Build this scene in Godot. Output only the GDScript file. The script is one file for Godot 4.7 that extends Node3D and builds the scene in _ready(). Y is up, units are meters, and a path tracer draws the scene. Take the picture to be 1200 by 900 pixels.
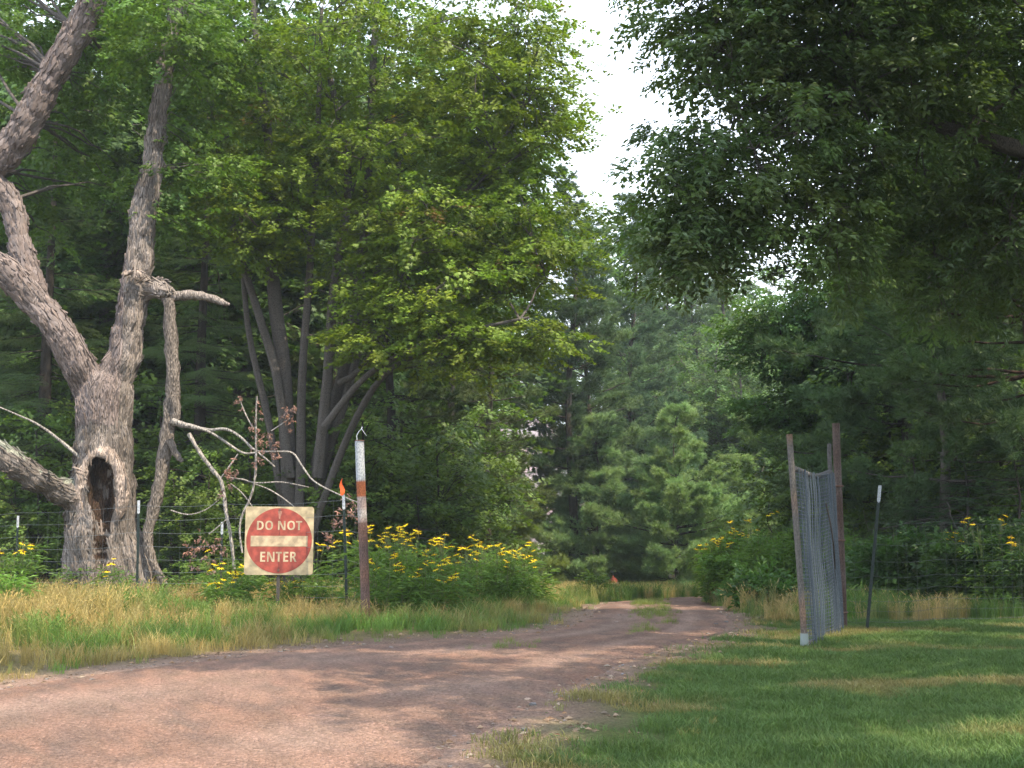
extends Node3D
# A dirt track with an open wire gate, a DO NOT ENTER sign and an old hollow maple, at the edge of a wood in summer.

var rng := RandomNumberGenerator.new()
var M := {}
var meshes := {}

func _ready() -> void:
	# ---- camera, sky, sun, exposure
	var cam := Camera3D.new()
	cam.name = "camera"
	cam.fov = 33.4
	cam.far = 3000.0
	cam.position = Vector3(0, 1.3, 0)
	cam.rotation.x = 0.10363
	add_child(cam)
	var env := Environment.new()
	var sky := Sky.new()
	var sm := ProceduralSkyMaterial.new()
	sm.sky_top_color = Color(0.74, 0.80, 0.88)
	sm.sky_horizon_color = Color(0.90, 0.93, 0.965)
	sm.sky_curve = 0.25
	sm.ground_bottom_color = Color(0.25, 0.24, 0.2)
	sm.ground_horizon_color = Color(0.5, 0.52, 0.5)
	sm.sun_angle_max = 25.0
	sky.sky_material = sm
	env.background_mode = Environment.BG_SKY
	env.sky = sky
	env.background_energy_multiplier = 1.6
	env.tonemap_mode = Environment.TONE_MAPPER_LINEAR
	env.tonemap_exposure = 2.6
	env.sdfgi_enabled = true
	env.ssao_enabled = true
	env.ssil_enabled = true
	env.fog_enabled = true
	env.fog_density = 0.0005
	env.fog_light_color = Color(0.90, 0.94, 0.97)
	var we := WorldEnvironment.new()
	we.name = "world"
	we.environment = env
	add_child(we)
	var sun := DirectionalLight3D.new()
	sun.name = "sun"
	sun.light_color = Color(1.0, 0.945, 0.85)
	sun.light_energy = 1.15
	sun.light_angular_distance = 0.5
	sun.shadow_enabled = true
	sun.basis = Basis.looking_at(-Vector3(0.40, 0.83, 0.38))
	add_child(sun)
	materials()
	make_clusters()
	flower_mesh()
	track_edges()
	land()
	# ---- trees
	old_maple()
	woods()
	# ---- fences, gate, sign
	fences()
	stop_sign()
	gate()
	left_post()
	dead_limb()
	hydrant()
	# ---- plants and ground cover
	undergrowth()
	grasses()

# ---------------------------------------------------------------- mesh buffer
class Mb:
	var V := PackedVector3Array()
	var N := PackedVector3Array()
	var C := PackedColorArray()
	var I := PackedInt32Array()
	var col := Color(1, 1, 1)
	func tri(a: Vector3, b: Vector3, c: Vector3, out := Vector3.ZERO) -> void:
		var n := (c - a).cross(b - a)
		if n.length_squared() < 1e-16: return
		if out != Vector3.ZERO and n.dot(out) < 0.0:
			var t := b
			b = c; c = t; n = -n
		n = n.normalized()
		var k := V.size()
		V.append(a); V.append(b); V.append(c)
		for i in 3:
			N.append(n); C.append(col); I.append(k + i)
	func quad(a: Vector3, b: Vector3, c: Vector3, d: Vector3, out: Vector3) -> void:
		tri(a, b, c, out); tri(a, c, d, out)
	func box(c: Vector3, s: Vector3, b := Basis()) -> void:
		var x := b.x * s.x * 0.5
		var y := b.y * s.y * 0.5
		var z := b.z * s.z * 0.5
		for f in [[x, y, z], [y, z, x], [z, x, y]]:
			for q in [-1.0, 1.0]:
				var o: Vector3 = f[0] * q
				var u: Vector3 = f[1]
				var w: Vector3 = f[2]
				quad(c + o - u - w, c + o + u - w, c + o + u + w, c + o - u + w, o)
	func tube(p: PackedVector3Array, r: PackedFloat32Array, sides: int, lump := 0.0, cap := true, cols := PackedColorArray()) -> void:
		var n := p.size()
		var dir := (p[1] - p[0]).normalized()
		var side := dir.cross(Vector3(0.31, 0.2, 0.93)).normalized()
		var base := V.size()
		for i in n:
			var t := (p[mini(i + 1, n - 1)] - p[maxi(i - 1, 0)]).normalized()
			side = (side - t * side.dot(t)).normalized()
			var bi := t.cross(side)
			if cols.size() > i: col = cols[i]
			for k in sides:
				var a := TAU * k / sides
				var o := side * cos(a) + bi * sin(a)
				var rr := r[i] * (1.0 + lump * sin(i * 1.7 + k * 2.4 + sin(i * 0.9 + k)))
				V.append(p[i] + o * rr); N.append(o); C.append(col)
		for i in n - 1:
			for k in sides:
				var a := base + i * sides + k
				var b := base + i * sides + (k + 1) % sides
				I.append_array([a, a + sides, b, b, a + sides, b + sides])
		if cap:
			for e in 2:
				var at := 0 if e == 0 else n - 1
				var o := (p[0] - p[1]) if e == 0 else (p[n - 1] - p[n - 2])
				for k in sides:
					tri(p[at], V[base + at * sides + k], V[base + at * sides + (k + 1) % sides], o)
	func leaf(p: Vector3, along: Vector3, up: Vector3, l: float, w: float, fold := 0.25) -> void:
		var s := along.cross(up).normalized()
		var m := p + along * l * 0.45
		var f := up * w * fold
		var tip := p + along * l - up * l * 0.08
		tri(p, m + s * w * 0.5 + f, tip, up)
		tri(p, m - s * w * 0.5 + f, tip, up)
	func lobed(p: Vector3, along: Vector3, up: Vector3, l: float) -> void:
		var s := along.cross(up).normalized()
		var c := p + along * l * 0.25
		for q in [[-1.15, 0.62], [-0.55, 0.8], [0.0, 0.85], [0.55, 0.8], [1.15, 0.62]]:
			var d: Vector3 = along * cos(q[0]) + s * sin(q[0]) - up * 0.12 * absf(q[0])
			var e := d.cross(up).normalized() * l * 0.2
			tri(c - d * l * 0.12 + e, c - d * l * 0.12 - e, c + d * l * q[1], up)
	func done(smooth := false) -> ArrayMesh:
		var a := []
		a.resize(Mesh.ARRAY_MAX)
		a[Mesh.ARRAY_VERTEX] = V; a[Mesh.ARRAY_NORMAL] = N; a[Mesh.ARRAY_COLOR] = C; a[Mesh.ARRAY_INDEX] = I
		var m := ArrayMesh.new()
		m.add_surface_from_arrays(Mesh.PRIMITIVE_TRIANGLES, a)
		return m

# ---------------------------------------------------------------- scene helpers
func thing(called: String, label: String, category: String, at := Vector3.ZERO, group := "") -> Node3D:
	var o := Node3D.new()
	o.name = called
	add_child(o, true)
	o.position = at
	tag(o, label, category, group)
	return o

func tag(o: Node3D, label: String, category: String, group := "") -> void:
	o.set_meta("label", label); o.set_meta("category", category)
	if group: o.set_meta("group", group)

func put(called: String, mesh: Mesh, mat: Material, parent: Node, stuff := false) -> MeshInstance3D:
	var o := MeshInstance3D.new()
	o.name = called
	o.mesh = mesh
	o.material_override = mat
	parent.add_child(o, true)
	if stuff: o.set_meta("kind", "stuff")
	return o

func scatter(called: String, mesh: Mesh, mat: Material, xf: Array, cols: PackedColorArray, parent: Node) -> MultiMeshInstance3D:
	var mm := MultiMesh.new()
	mm.transform_format = MultiMesh.TRANSFORM_3D
	mm.use_colors = true
	mm.mesh = mesh
	mm.instance_count = xf.size()
	for i in xf.size():
		mm.set_instance_transform(i, xf[i])
		mm.set_instance_color(i, cols[i])
	var o := MultiMeshInstance3D.new()
	o.name = called
	o.multimesh = mm
	o.material_override = mat
	parent.add_child(o, true)
	o.set_meta("kind", "stuff")
	return o

func copy_of(o: Node3D, at: Vector3, turn: float, size := 1.0, label := "", group := "") -> Node3D:
	var c: Node3D = o.duplicate()
	c.name = String(o.name).rstrip("0123456789").rstrip("_")
	add_child(c, true)
	c.position = at; c.rotation.y = turn; c.scale = Vector3.ONE * size
	if label: c.set_meta("label", label)
	if group: c.set_meta("group", group)
	return c

func grey_tex(seed_: int, freq: float, lo: float, hi: float, kind := 0, size := 256, octaves := 4, gain := 1.0) -> ImageTexture:
	var n := FastNoiseLite.new()
	n.seed = seed_
	n.frequency = freq
	n.fractal_octaves = octaves
	if kind == 1:
		n.noise_type = FastNoiseLite.TYPE_CELLULAR
		n.cellular_return_type = FastNoiseLite.RETURN_DISTANCE
		n.fractal_type = FastNoiseLite.FRACTAL_FBM
	elif kind == 2:
		n.fractal_type = FastNoiseLite.FRACTAL_RIDGED
	var im := n.get_seamless_image(size, size)
	im.convert(Image.FORMAT_L8)
	var d := im.get_data()
	for i in d.size():
		var v := clampf((d[i] / 255.0 - 0.5) * gain + 0.5, 0, 1)
		d[i] = clampi(int(255.0 * (lo + (hi - lo) * v)), 0, 255)
	return ImageTexture.create_from_image(Image.create_from_data(size, size, false, Image.FORMAT_L8, d))

func pebble_tex(seed_: int, count: int, r0: float, r1: float, lo: float, hi: float, relief: bool) -> ImageTexture:   # wraps at its edges
	rng.seed = seed_
	var n := 512
	var d := PackedByteArray()
	d.resize(n * n)
	for i in d.size(): d[i] = int(255.0 * (lo + (hi - lo) * (0.45 + rr(-0.12, 0.12)))) if not relief else int(rr(40, 90))
	for k in count:
		var cx := rng.randi() % n
		var cy := rng.randi() % n
		var r := lerpf(r0, r1, pow(rng.randf(), 3.0))
		var tone := rng.randf()
		var sq := rr(0.6, 1.5)
		var m := int(r * 1.5) + 1
		for y in range(-m, m + 1):
			for x in range(-m, m + 1):
				var q := (x * x * sq + y * y / sq) / (r * r)
				if q < 1.0:
					var at := posmod(cy + y, n) * n + posmod(cx + x, n)
					d[at] = clampi(int(90 + 150 * sqrt(1.0 - q)), 0, 255) if relief else clampi(int(255.0 * (lo + (hi - lo) * tone)), 0, 255)
	return ImageTexture.create_from_image(Image.create_from_data(n, n, false, Image.FORMAT_L8, d))

func mat(called: String, c: Color, rough := 0.9, vertex := true, albedo: Texture2D = null, scale := Vector3.ONE, height: Texture2D = null, cm := 1.0, spec := 0.4) -> StandardMaterial3D:
	var m := StandardMaterial3D.new()
	m.resource_name = called
	m.albedo_color = c.linear_to_srgb()
	m.roughness = rough
	m.metallic_specular = spec
	m.vertex_color_use_as_albedo = vertex
	m.cull_mode = BaseMaterial3D.CULL_DISABLED
	if albedo or height:
		m.uv1_triplanar = true
		m.uv1_scale = scale
		m.albedo_texture = albedo
	if height:
		m.heightmap_enabled = true
		m.heightmap_texture = height
		m.heightmap_scale = cm
	M[called] = m
	return m

func leafy(called: String, back: Color, rough := 0.5, spec := 0.45) -> StandardMaterial3D:
	var m := mat(called, Color(1, 1, 1), rough, true, null, Vector3.ONE, null, 1.0, spec)
	m.backlight_enabled = true
	m.backlight = back.linear_to_srgb()
	return m

func rr(a: float, b: float) -> float: return rng.randf_range(a, b)

func ball() -> Vector3:
	while true:
		var v := Vector3(rr(-1, 1), rr(-1, 1), rr(-1, 1))
		if v.length_squared() < 1.0: return v
	return Vector3.ZERO

func toned(c: Color, v: float) -> Color:
	var k := 1.0 + rr(-v, v)
	var w := rr(-v, v) * 0.35
	return Color(c.r * k * (1.0 + w), c.g * k, c.b * k * (1.0 - w))

func facing(out: Vector3, up := Vector3.UP, size := 1.0) -> Basis:
	var z := out.normalized()
	var x := up.cross(z)
	if x.length() < 0.01: x = Vector3.RIGHT
	x = x.normalized()
	return Basis(x, z.cross(x), z).scaled(Vector3.ONE * size)

func chain(a: Array) -> Array:    # [[point, radius] ...] -> [points, radii], smoothed
	var p := PackedVector3Array()
	var r := PackedFloat32Array()
	for i in a.size() - 1:
		var p0: Vector3 = a[maxi(i - 1, 0)][0]
		var p1: Vector3 = a[i][0]
		var p2: Vector3 = a[i + 1][0]
		var p3: Vector3 = a[mini(i + 2, a.size() - 1)][0]
		for k in 4:
			p.append(p1.cubic_interpolate(p2, p0, p3, k / 4.0))
			r.append(lerpf(a[i][1], a[i + 1][1], k / 4.0))
	p.append(a[-1][0]); r.append(a[-1][1])
	return [p, r]

func arc(a: Vector3, b: Vector3, lift: float, n: int, wob := 0.04) -> PackedVector3Array:
	var p := PackedVector3Array()
	var l := a.distance_to(b)
	var m := a.lerp(b, 0.5) + Vector3(rr(-wob, wob), lift + rr(-wob, wob), rr(-wob, wob)) * l
	for i in n + 1:
		var t := float(i) / n
		var q := a.lerp(m, t).lerp(m.lerp(b, t), t)
		if i > 0 and i < n: q += ball() * l * wob * 0.25
		p.append(q)
	return p

func taper(r0: float, r1: float, n: int) -> PackedFloat32Array:
	var r := PackedFloat32Array()
	for i in n: r.append(lerpf(r0, r1, float(i) / (n - 1)))
	return r

# ---------------------------------------------------------------- the lie of the land
const PROFILE := [[-500.0, 0.0], [15.0, 0.0], [18.0, -0.03], [20.0, -0.10], [25.0, -0.36], [30.0, -0.62], [40.0, -1.1], [54.0, -1.69], [70.0, -2.1], [100.0, -2.4], [4000.0, -2.4]]
func ground(x: float, z: float) -> float:
	var d := -z
	var g := -2.4
	for i in PROFILE.size() - 1:
		if d <= PROFILE[i + 1][0]:
			g = lerpf(PROFILE[i][1], PROFILE[i + 1][1], (d - PROFILE[i][0]) / (PROFILE[i + 1][0] - PROFILE[i][0]))
			break
	return g + 0.012 * sin(x * 1.7 + z * 0.6) + 0.012 * sin(z * 1.3 - x * 0.8 + 1.0)
func on(x: float, z: float) -> Vector3: return Vector3(x, ground(x, z), z)

# left and right edge of the track, from near to far
var TRACK := [
	[Vector3(-5.664, -0.001, -7.900), Vector3(-1.065, -0.008, -4.150)], [Vector3(-4.855, -0.001, -8.750), Vector3(-0.948, -0.001, -4.900)], [Vector3(-3.984, -0.001, -10.150), Vector3(-0.617, -0.000, -5.950)], [Vector3(-3.287, -0.000, -11.150), Vector3(-0.277, -0.004, -7.100)], [Vector3(-2.267, -0.003, -12.800), Vector3(0.111, -0.002, -8.500)],
	[Vector3(-1.075, -0.001, -13.650), Vector3(0.729, -0.004, -10.600)], [Vector3(-0.189, -0.003, -14.350), Vector3(1.377, -0.005, -12.350)], [Vector3(0.454, -0.004, -15.350), Vector3(2.164, -0.003, -13.850)], [Vector3(0.959, -0.024, -17.150), Vector3(2.654, -0.010, -15.650)], [Vector3(1.194, -0.077, -19.300), Vector3(2.985, -0.031, -18.000)],
	[Vector3(1.973, -0.415, -26.050), Vector3(3.529, -0.272, -23.300)], [Vector3(3.690, -0.762, -32.950), Vector3(4.600, -0.664, -30.900)], [Vector3(6.111, -0.961, -37.100), Vector3(5.955, -0.836, -34.500)], [Vector3(8.076, -1.137, -40.850), Vector3(7.333, -0.961, -37.100)]]
var edge_l := PackedVector2Array()
var edge_r := PackedVector2Array()
var track_poly := PackedVector2Array()

func track_edges() -> void:
	for s in 2:
		var out := PackedVector2Array()
		for i in TRACK.size() - 1:
			var p0: Vector3 = TRACK[maxi(i - 1, 0)][s]
			var p1: Vector3 = TRACK[i][s]
			var p2: Vector3 = TRACK[i + 1][s]
			var p3: Vector3 = TRACK[mini(i + 2, TRACK.size() - 1)][s]
			for k in 14:
				var q := p1.cubic_interpolate(p2, p0, p3, k / 14.0)
				out.append(Vector2(q.x, q.z))
		if s == 0: edge_l = out
		else: edge_r = out
	track_poly = edge_l.duplicate()
	for i in range(edge_r.size() - 1, -1, -1): track_poly.append(edge_r[i])

func in_track(x: float, z: float) -> bool:
	return Geometry2D.is_point_in_polygon(Vector2(x, z), track_poly)

func track_dist(x: float, z: float, side := -1) -> float:
	var b := 1e9
	var q := Vector2(x, z)
	if side != 1:
		for p in edge_l: b = minf(b, p.distance_squared_to(q))
	if side != 0:
		for p in edge_r: b = minf(b, p.distance_squared_to(q))
	return sqrt(b)

# ---------------------------------------------------------------- leaf and needle clusters
func make_clusters() -> void:
	for kind in ["maple", "oak", "small", "weed"]:
		var b := Mb.new()
		rng.seed = hash(kind)
		var n := {"maple": 19, "oak": 22, "small": 20, "weed": 12}[kind] as int
		var reach := {"maple": 0.34, "oak": 0.26, "small": 0.3, "weed": 0.22}[kind] as float
		for i in n:
			var t := float(i + 1) / n
			var p := Vector3(rr(-0.03, 0.03), rr(-0.05, 0.05), t * reach)
			var a := (1.0 if i % 2 else -1.0) * rr(0.3, 1.4) * (1.0 if i < n - 1 else 0.1)
			var d := Vector3(sin(a), rr(-0.45, 0.3), cos(a)).normalized()
			var up := (Vector3.UP + ball() * 0.95).normalized()
			up = (up - d * up.dot(d)).normalized()
			b.col = Color.WHITE * rr(0.75, 1.2)
			var base := p + d * 0.04
			match kind:
				"maple": b.lobed(base, d, up, rr(0.055, 0.105))
				"oak": b.leaf(base, d, up, rr(0.06, 0.11), rr(0.034, 0.055), 0.3)
				"small": b.leaf(base, d, up, rr(0.07, 0.11), rr(0.045, 0.065))
				"weed": b.leaf(base, d, up, rr(0.08, 0.14), rr(0.02, 0.035))
		meshes[kind] = b.done()
	# spruce frond: flat spray of short needles along a twig with side shoots
	var s := Mb.new()
	rng.seed = 77
	for k in 9:
		var sd := 1.0 if k % 2 else -1.0
		var root := Vector3(0, 0, 0.05 + 0.05 * k) if k < 8 else Vector3.ZERO
		var dir := Vector3(sd * 0.75, -0.12, 0.8).normalized() if k < 8 else Vector3(0, -0.08, 1)
		var l := 0.3 - 0.022 * k if k < 8 else 0.5
		var m := int(l / 0.011)
		for i in m:
			var p := root + dir * (l * i / m)
			var u := Vector3(rr(-1, 1), rr(-0.35, 0.8), rr(-1, 1)) + dir * 0.9
			s.col = Color.WHITE * rr(0.7, 1.25)
			var e := u.normalized() * rr(0.022, 0.034)
			var w := e.cross(Vector3(rr(-1, 1), rr(-1, 1), rr(-1, 1))).normalized() * 0.0042
			s.tri(p + w, p - w, p + e, Vector3.UP)
	meshes.spruce = s.done()
	# pine tuft: a brush of long needles on the end of a twig
	var t := Mb.new()
	for i in 64:
		var p := Vector3(0, 0, rr(0.0, 0.16))
		var e := (ball() + Vector3(0, 0.15, 0.75)).normalized() * rr(0.09, 0.15)
		t.col = Color.WHITE * rr(0.7, 1.25)
		var w := e.cross(ball()).normalized() * 0.0045
		t.tri(p + w, p - w, p + e, Vector3.UP)
	meshes.pine = t.done()
	# grasses: [blades, low, high, width, spread, lean]
	for g in [["tall", 26, 0.3, 0.62, 0.0075, 0.11, 0.42], ["mid", 30, 0.12, 0.32, 0.0075, 0.12, 0.55], ["lawn", 34, 0.025, 0.065, 0.0045, 0.1, 0.8]]:
		var b := Mb.new()
		rng.seed = hash(g[0])
		for i in int(g[1]):
			var p := Vector3(rr(-1, 1), 0, rr(-1, 1)) * float(g[5])
			var h := rr(g[2], g[3])
			var lean := Vector3(rr(-1, 1), 0, rr(-1, 1)) * float(g[6]) * h
			var w := Vector3(rr(-1, 1), 0, rr(-1, 1)).normalized() * float(g[4]) * 0.5
			var m := p + Vector3.UP * h * 0.55 + lean * 0.3
			var e := p + Vector3.UP * h * (0.9 if i % 3 else 0.75) + lean
			b.col = Color.WHITE * rr(0.7, 1.25)
			b.quad(p - w, p + w, m + w * 0.8, m - w * 0.8, Vector3(0.2, 0.3, 1))
			b.tri(m - w * 0.8, m + w * 0.8, e, Vector3(0.2, 0.3, 1))
			if g[0] == "tall" and i % 4 == 0:   # seed heads
				b.col = Color(1.5, 1.25, 1.0)
				for k in 7:
					var q := e + (e - m).normalized() * 0.014 * k - Vector3.UP * 0.03
					var o := ball() * 0.012
					b.tri(q + o, q - o, q + (e - m).normalized() * 0.03 + ball() * 0.012, Vector3.UP)
		meshes[g[0]] = b.done()
	# a bark plate, a pebble, a dead leaf
	for k in 2:
		var b := Mb.new()
		var o := PackedVector3Array()
		for i in 7:
			var a := TAU * i / 7.0
			o.append(Vector3(cos(a) * rr(0.35, 0.55), sin(a) * rr(0.42, 0.6), rr(0.25, 0.5)))
		for i in 7:
			var p := o[i]
			var q := o[(i + 1) % 7]
			b.col = Color.WHITE * rr(0.85, 1.1)
			b.tri(Vector3(0, 0, 0.5), p, q, Vector3(0, 0, 1))
			b.col = Color.WHITE * 0.75
			b.quad(p, q, Vector3(q.x, q.y, -0.5), Vector3(p.x, p.y, -0.5), Vector3(p.x + q.x, p.y + q.y, 0))
		if k == 1:
			for i in b.V.size():
				b.V[i] = Vector3(b.V[i].x, b.V[i].z, -b.V[i].y)
				b.N[i] = Vector3(b.N[i].x, b.N[i].z, -b.N[i].y)
		meshes["plate" if k == 0 else "stone"] = b.done()
	var dl := Mb.new()
	for i in 9:
		var d := (ball() - Vector3(0, 0.5, 0)).normalized()
		var up := d.cross(ball()).normalized()
		dl.col = Color.WHITE * rr(0.7, 1.2)
		dl.leaf(ball() * 0.06, d, up, rr(0.08, 0.12), rr(0.03, 0.05), 0.5)
	meshes.dead = dl.done()

# ---------------------------------------------------------------- trees
# stems: chains of [point, radius] (about the tree's own foot); envs: [centre, radii, number of sprays]
func leaf_tree(called: String, label: String, group: String, at: Vector3, stems: Array, envs: Array, leaf: String, leafmat: String, barkmat: String, tint: Color, seed_: int, per := 13, spread := 0.62, leafsize := 1.0, flat := 0.4, droop := 0.25, part := "trunk") -> Node3D:
	rng.seed = seed_
	var o := thing(called, label, "tree", at, group)
	var limbs := Mb.new()
	var nodes := PackedVector3Array()
	for s in stems:
		var b := Mb.new()
		var c := chain(s)
		b.tube(c[0], c[1], 9, 0.05)
		put(part, b.done(), M[barkmat], o)
		nodes.append_array(c[0])
	var xf := []
	var cols := PackedColorArray()
	for e in envs:
		var ec: Vector3 = e[0]
		var er: Vector3 = e[1]
		for k in int(e[2]):
			var u := ball().normalized() * pow(rng.randf(), 0.4)
			var target := ec + u * er
			var best := 0
			var cost := 1e9
			for j in nodes.size():
				var v := target - nodes[j]
				var flatd := Vector2(v.x, v.z).length()
				var q := flatd + absf(v.y - flatd * 0.45) * 1.2 + rr(0, 0.6)
				if q < cost: cost = q; best = j
			var a := nodes[best]
			var l := a.distance_to(target)
			var p := arc(a, target, 0.1, 7, 0.1)
			limbs.tube(p, taper(clampf(0.014 * l, 0.008, 0.07), 0.005, 8), 5, 0.06, false)
			if l > 1.0: nodes.append(p[4])
			var clump := toned(tint, 0.3)
			if called == "maple_tree" and rng.randf() < 0.012: clump = Color(0.26, 0.17, 0.06)
			var main := (target - a)
			main.y *= 0.3
			main = main.normalized()
			for j in per:
				var off := ball()
				off = Vector3(off.x, off.y * flat, off.z) * spread
				var pos := target + off
				if j % 4 == 0:
					limbs.tube(arc(p[5], pos, 0.05, 3, 0.1), taper(0.006, 0.003, 4), 3, 0, false)
				var out := off + main * 0.35 * spread
				out.y = -droop * spread + off.y * 0.4
				xf.append(Transform3D(facing(out + ball() * 0.15, (Vector3.UP + ball() * 0.45).normalized(), rr(0.8, 1.25) * leafsize), pos))
				cols.append(toned(clump, 0.13))
	put("limbs", limbs.done(), M[barkmat], o, true)
	scatter("crown", meshes[leaf], M[leafmat], xf, cols, o)
	return o

func spruce(called: String, label: String, group: String, at: Vector3, h: float, rad: float, low: float, tint: Color, seed_: int, gap := 0.5) -> Node3D:
	rng.seed = seed_
	var o := thing(called, label, "tree", at, group)
	var b := Mb.new()
	var tp := PackedVector3Array()
	for i in 9: tp.append(Vector3(sin(i * 1.3) * 0.03, h * i / 8.0 - 0.15, cos(i * 1.1) * 0.03))
	b.tube(tp, taper(0.017 * h, 0.01, 9), 8, 0.05)
	put("trunk", b.done(), M.bark_dark, o)
	var lb := Mb.new()
	var xf := []
	var cols := PackedColorArray()
	var y := low
	while y < h - 0.15:
		var t := (y - low) / (h - low)
		var l0 := rad * pow(1.0 - t, 0.75) + 0.12
		for k in rng.randi_range(5, 7):
			var a := rr(0, TAU)
			var l := l0 * rr(0.7, 1.12)
			var dir := Vector3(cos(a), 0, sin(a))
			var a0 := Vector3(0, y + rr(-0.2, 0.2), 0)
			var tip := a0 + dir * l + Vector3.UP * l * (-0.28 + 0.45 * t)
			var p := arc(a0, tip, -0.06, 5, 0.05)
			lb.tube(p, taper(0.008 + 0.008 * l, 0.004, 6), 4, 0, false)
			var s := 0.22 * l
			var shade := toned(tint, 0.2)
			while s < l:
				var f := s / l * 5.0
				var i := mini(int(f), 4)
				var q := p[i].lerp(p[i + 1], f - i)
				for sd in [-1, 0, 1]:
					var wide := (0.85 if sd else 0.2) * float(sd if sd else 1)
					var out := dir.rotated(Vector3.UP, wide * rr(0.6, 1.35)) + Vector3(0, rr(-0.7, 0.05), 0)
					xf.append(Transform3D(facing(out, (Vector3.UP + ball() * 0.25).normalized(), rr(0.85, 1.3) * (0.55 + 0.5 * (1.0 - s / l)) * clampf(l / 1.2, 0.5, 1.15)), q))
					cols.append(toned(shade, 0.15))
				s += 0.2
		y += gap * rr(0.75, 1.2)
	put("limbs", lb.done(), M.bark_dark, o, true)
	scatter("crown", meshes.spruce, M.needles, xf, cols, o)
	return o

func pine(called: String, label: String, group: String, at: Vector3, h: float, rad: float, low: float, tint: Color, seed_: int, dense := 1.0, rise := 0.25, dead := 0, lean := Vector3.ZERO, bark := "bark_dark", tuft := 1.0, thick := 0.014) -> Node3D:
	rng.seed = seed_
	var o := thing(called, label, "tree", at, group)
	var b := Mb.new()
	var tp := PackedVector3Array()
	for i in 11:
		var t := i / 10.0
		tp.append(Vector3(sin(i * 1.1 + seed_) * 0.012 * h, h * t - 0.15, cos(i * 0.9 + seed_) * 0.012 * h) * Vector3(t + 0.2, 1, t + 0.2) + lean * t)
	b.tube(tp, taper(thick * h, 0.012, 11), 9, 0.06)
	put("trunk", b.done(), M[bark], o)
	var lb := Mb.new()
	var xf := []
	var cols := PackedColorArray()
	for k in dead:
		var y := rr(0.9, maxf(low, 1.2))
		var t := y / h
		var a0 := tp[int(t * 10)].lerp(tp[mini(int(t * 10) + 1, 10)], t * 10 - int(t * 10))
		var a := rr(0, TAU)
		var tip := a0 + Vector3(cos(a), rr(-0.35, 0.1), sin(a)) * rr(0.5, rad * 0.8)
		var p := arc(a0, tip, 0.08, 4, 0.12)
		lb.tube(p, taper(0.016, 0.004, 5), 4, 0.05, false)
		for j in 3:
			lb.tube(arc(p[2 + j % 3], p[2 + j % 3] + ball() * 0.5, 0.0, 2, 0.2), taper(0.005, 0.002, 3), 3, 0, false)
	var y := low
	while y < h - 0.1:
		var t := (y - low) / (h - low)
		var l0 := rad * (0.55 + 0.45 * sin(PI * clampf(t * 1.15 + 0.25, 0, 1))) * (1.0 - t * t * 0.75)
		var tt := y / h * 10.0
		var a0 := tp[mini(int(tt), 9)].lerp(tp[mini(int(tt) + 1, 10)], tt - int(tt))
		for k in rng.randi_range(4, 6):
			var a := rr(0, TAU)
			var l := l0 * rr(0.55, 1.15)
			var dir := Vector3(cos(a), 0, sin(a))
			var tip := a0 + dir * l + Vector3.UP * l * (rise + 0.5 * t + rr(-0.12, 0.12))
			var p := arc(a0, tip, -0.08, 6, 0.08)
			lb.tube(p, taper(0.01 + 0.009 * l, 0.005, 7), 4, 0.05, false)
			var shade := toned(tint, 0.2)
			var n := int(l * 13.0 * dense) + 5
			for j in n:
				var s := pow(rng.randf(), 0.6)
				var f := (0.3 + 0.7 * s) * 6.0
				var i := mini(int(f), 5)
				var q := p[i].lerp(p[i + 1], f - i) + Vector3(rr(-1, 1), rr(-0.35, 0.5), rr(-1, 1)) * (0.1 + 0.2 * l * (1.1 - s))
				var out := dir * 0.8 + Vector3(0, 0.55, 0) + ball() * 0.9
				xf.append(Transform3D(facing(out, Vector3(0.1, 1, 0.1), rr(0.85, 1.3) * tuft), q))
				cols.append(toned(shade, 0.16))
		y += rr(0.38, 0.6) / clampf(dense, 0.8, 1.6)
	put("limbs", lb.done(), M[bark], o, true)
	scatter("crown", meshes.pine, M.needles, xf, cols, o)
	return o

func shrub(called: String, label: String, category: String, group: String, at: Vector3, h: float, rad: float, n: int, leaf: String, tint: Color, seed_: int, size := 1.0) -> Node3D:
	rng.seed = seed_
	var o := thing(called, label, category, at, group)
	var lb := Mb.new()
	var xf := []
	var cols := PackedColorArray()
	for k in n:
		var a := rr(0, TAU)
		var r := sqrt(rng.randf()) * rad
		var hh := h * rr(0.55, 1.08) * (1.0 - 0.35 * r / rad)
		var tip := Vector3(cos(a) * r, hh, sin(a) * r)
		var p := arc(Vector3(cos(a) * r * 0.35, -0.05, sin(a) * r * 0.35), tip, 0.06, 5, 0.05)
		lb.tube(p, taper(0.008, 0.003, 6), 4, 0, false)
		var shade := toned(tint, 0.2)
		var m := int(hh * 9.0) + 3
		for j in m:
			var f := (0.2 + 0.8 * rng.randf()) * 5.0
			var i := mini(int(f), 4)
			var q := p[i].lerp(p[i + 1], f - i)
			var out := Vector3(rr(-1, 1), rr(-0.15, 0.45), rr(-1, 1))
			xf.append(Transform3D(facing(out, (Vector3.UP + ball() * 0.4).normalized(), rr(0.75, 1.2) * size), q))
			cols.append(toned(shade, 0.15))
	put("stems", lb.done(), M.stem, o, true)
	scatter("leaves", meshes[leaf], M.leaf, xf, cols, o)
	return o

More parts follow.
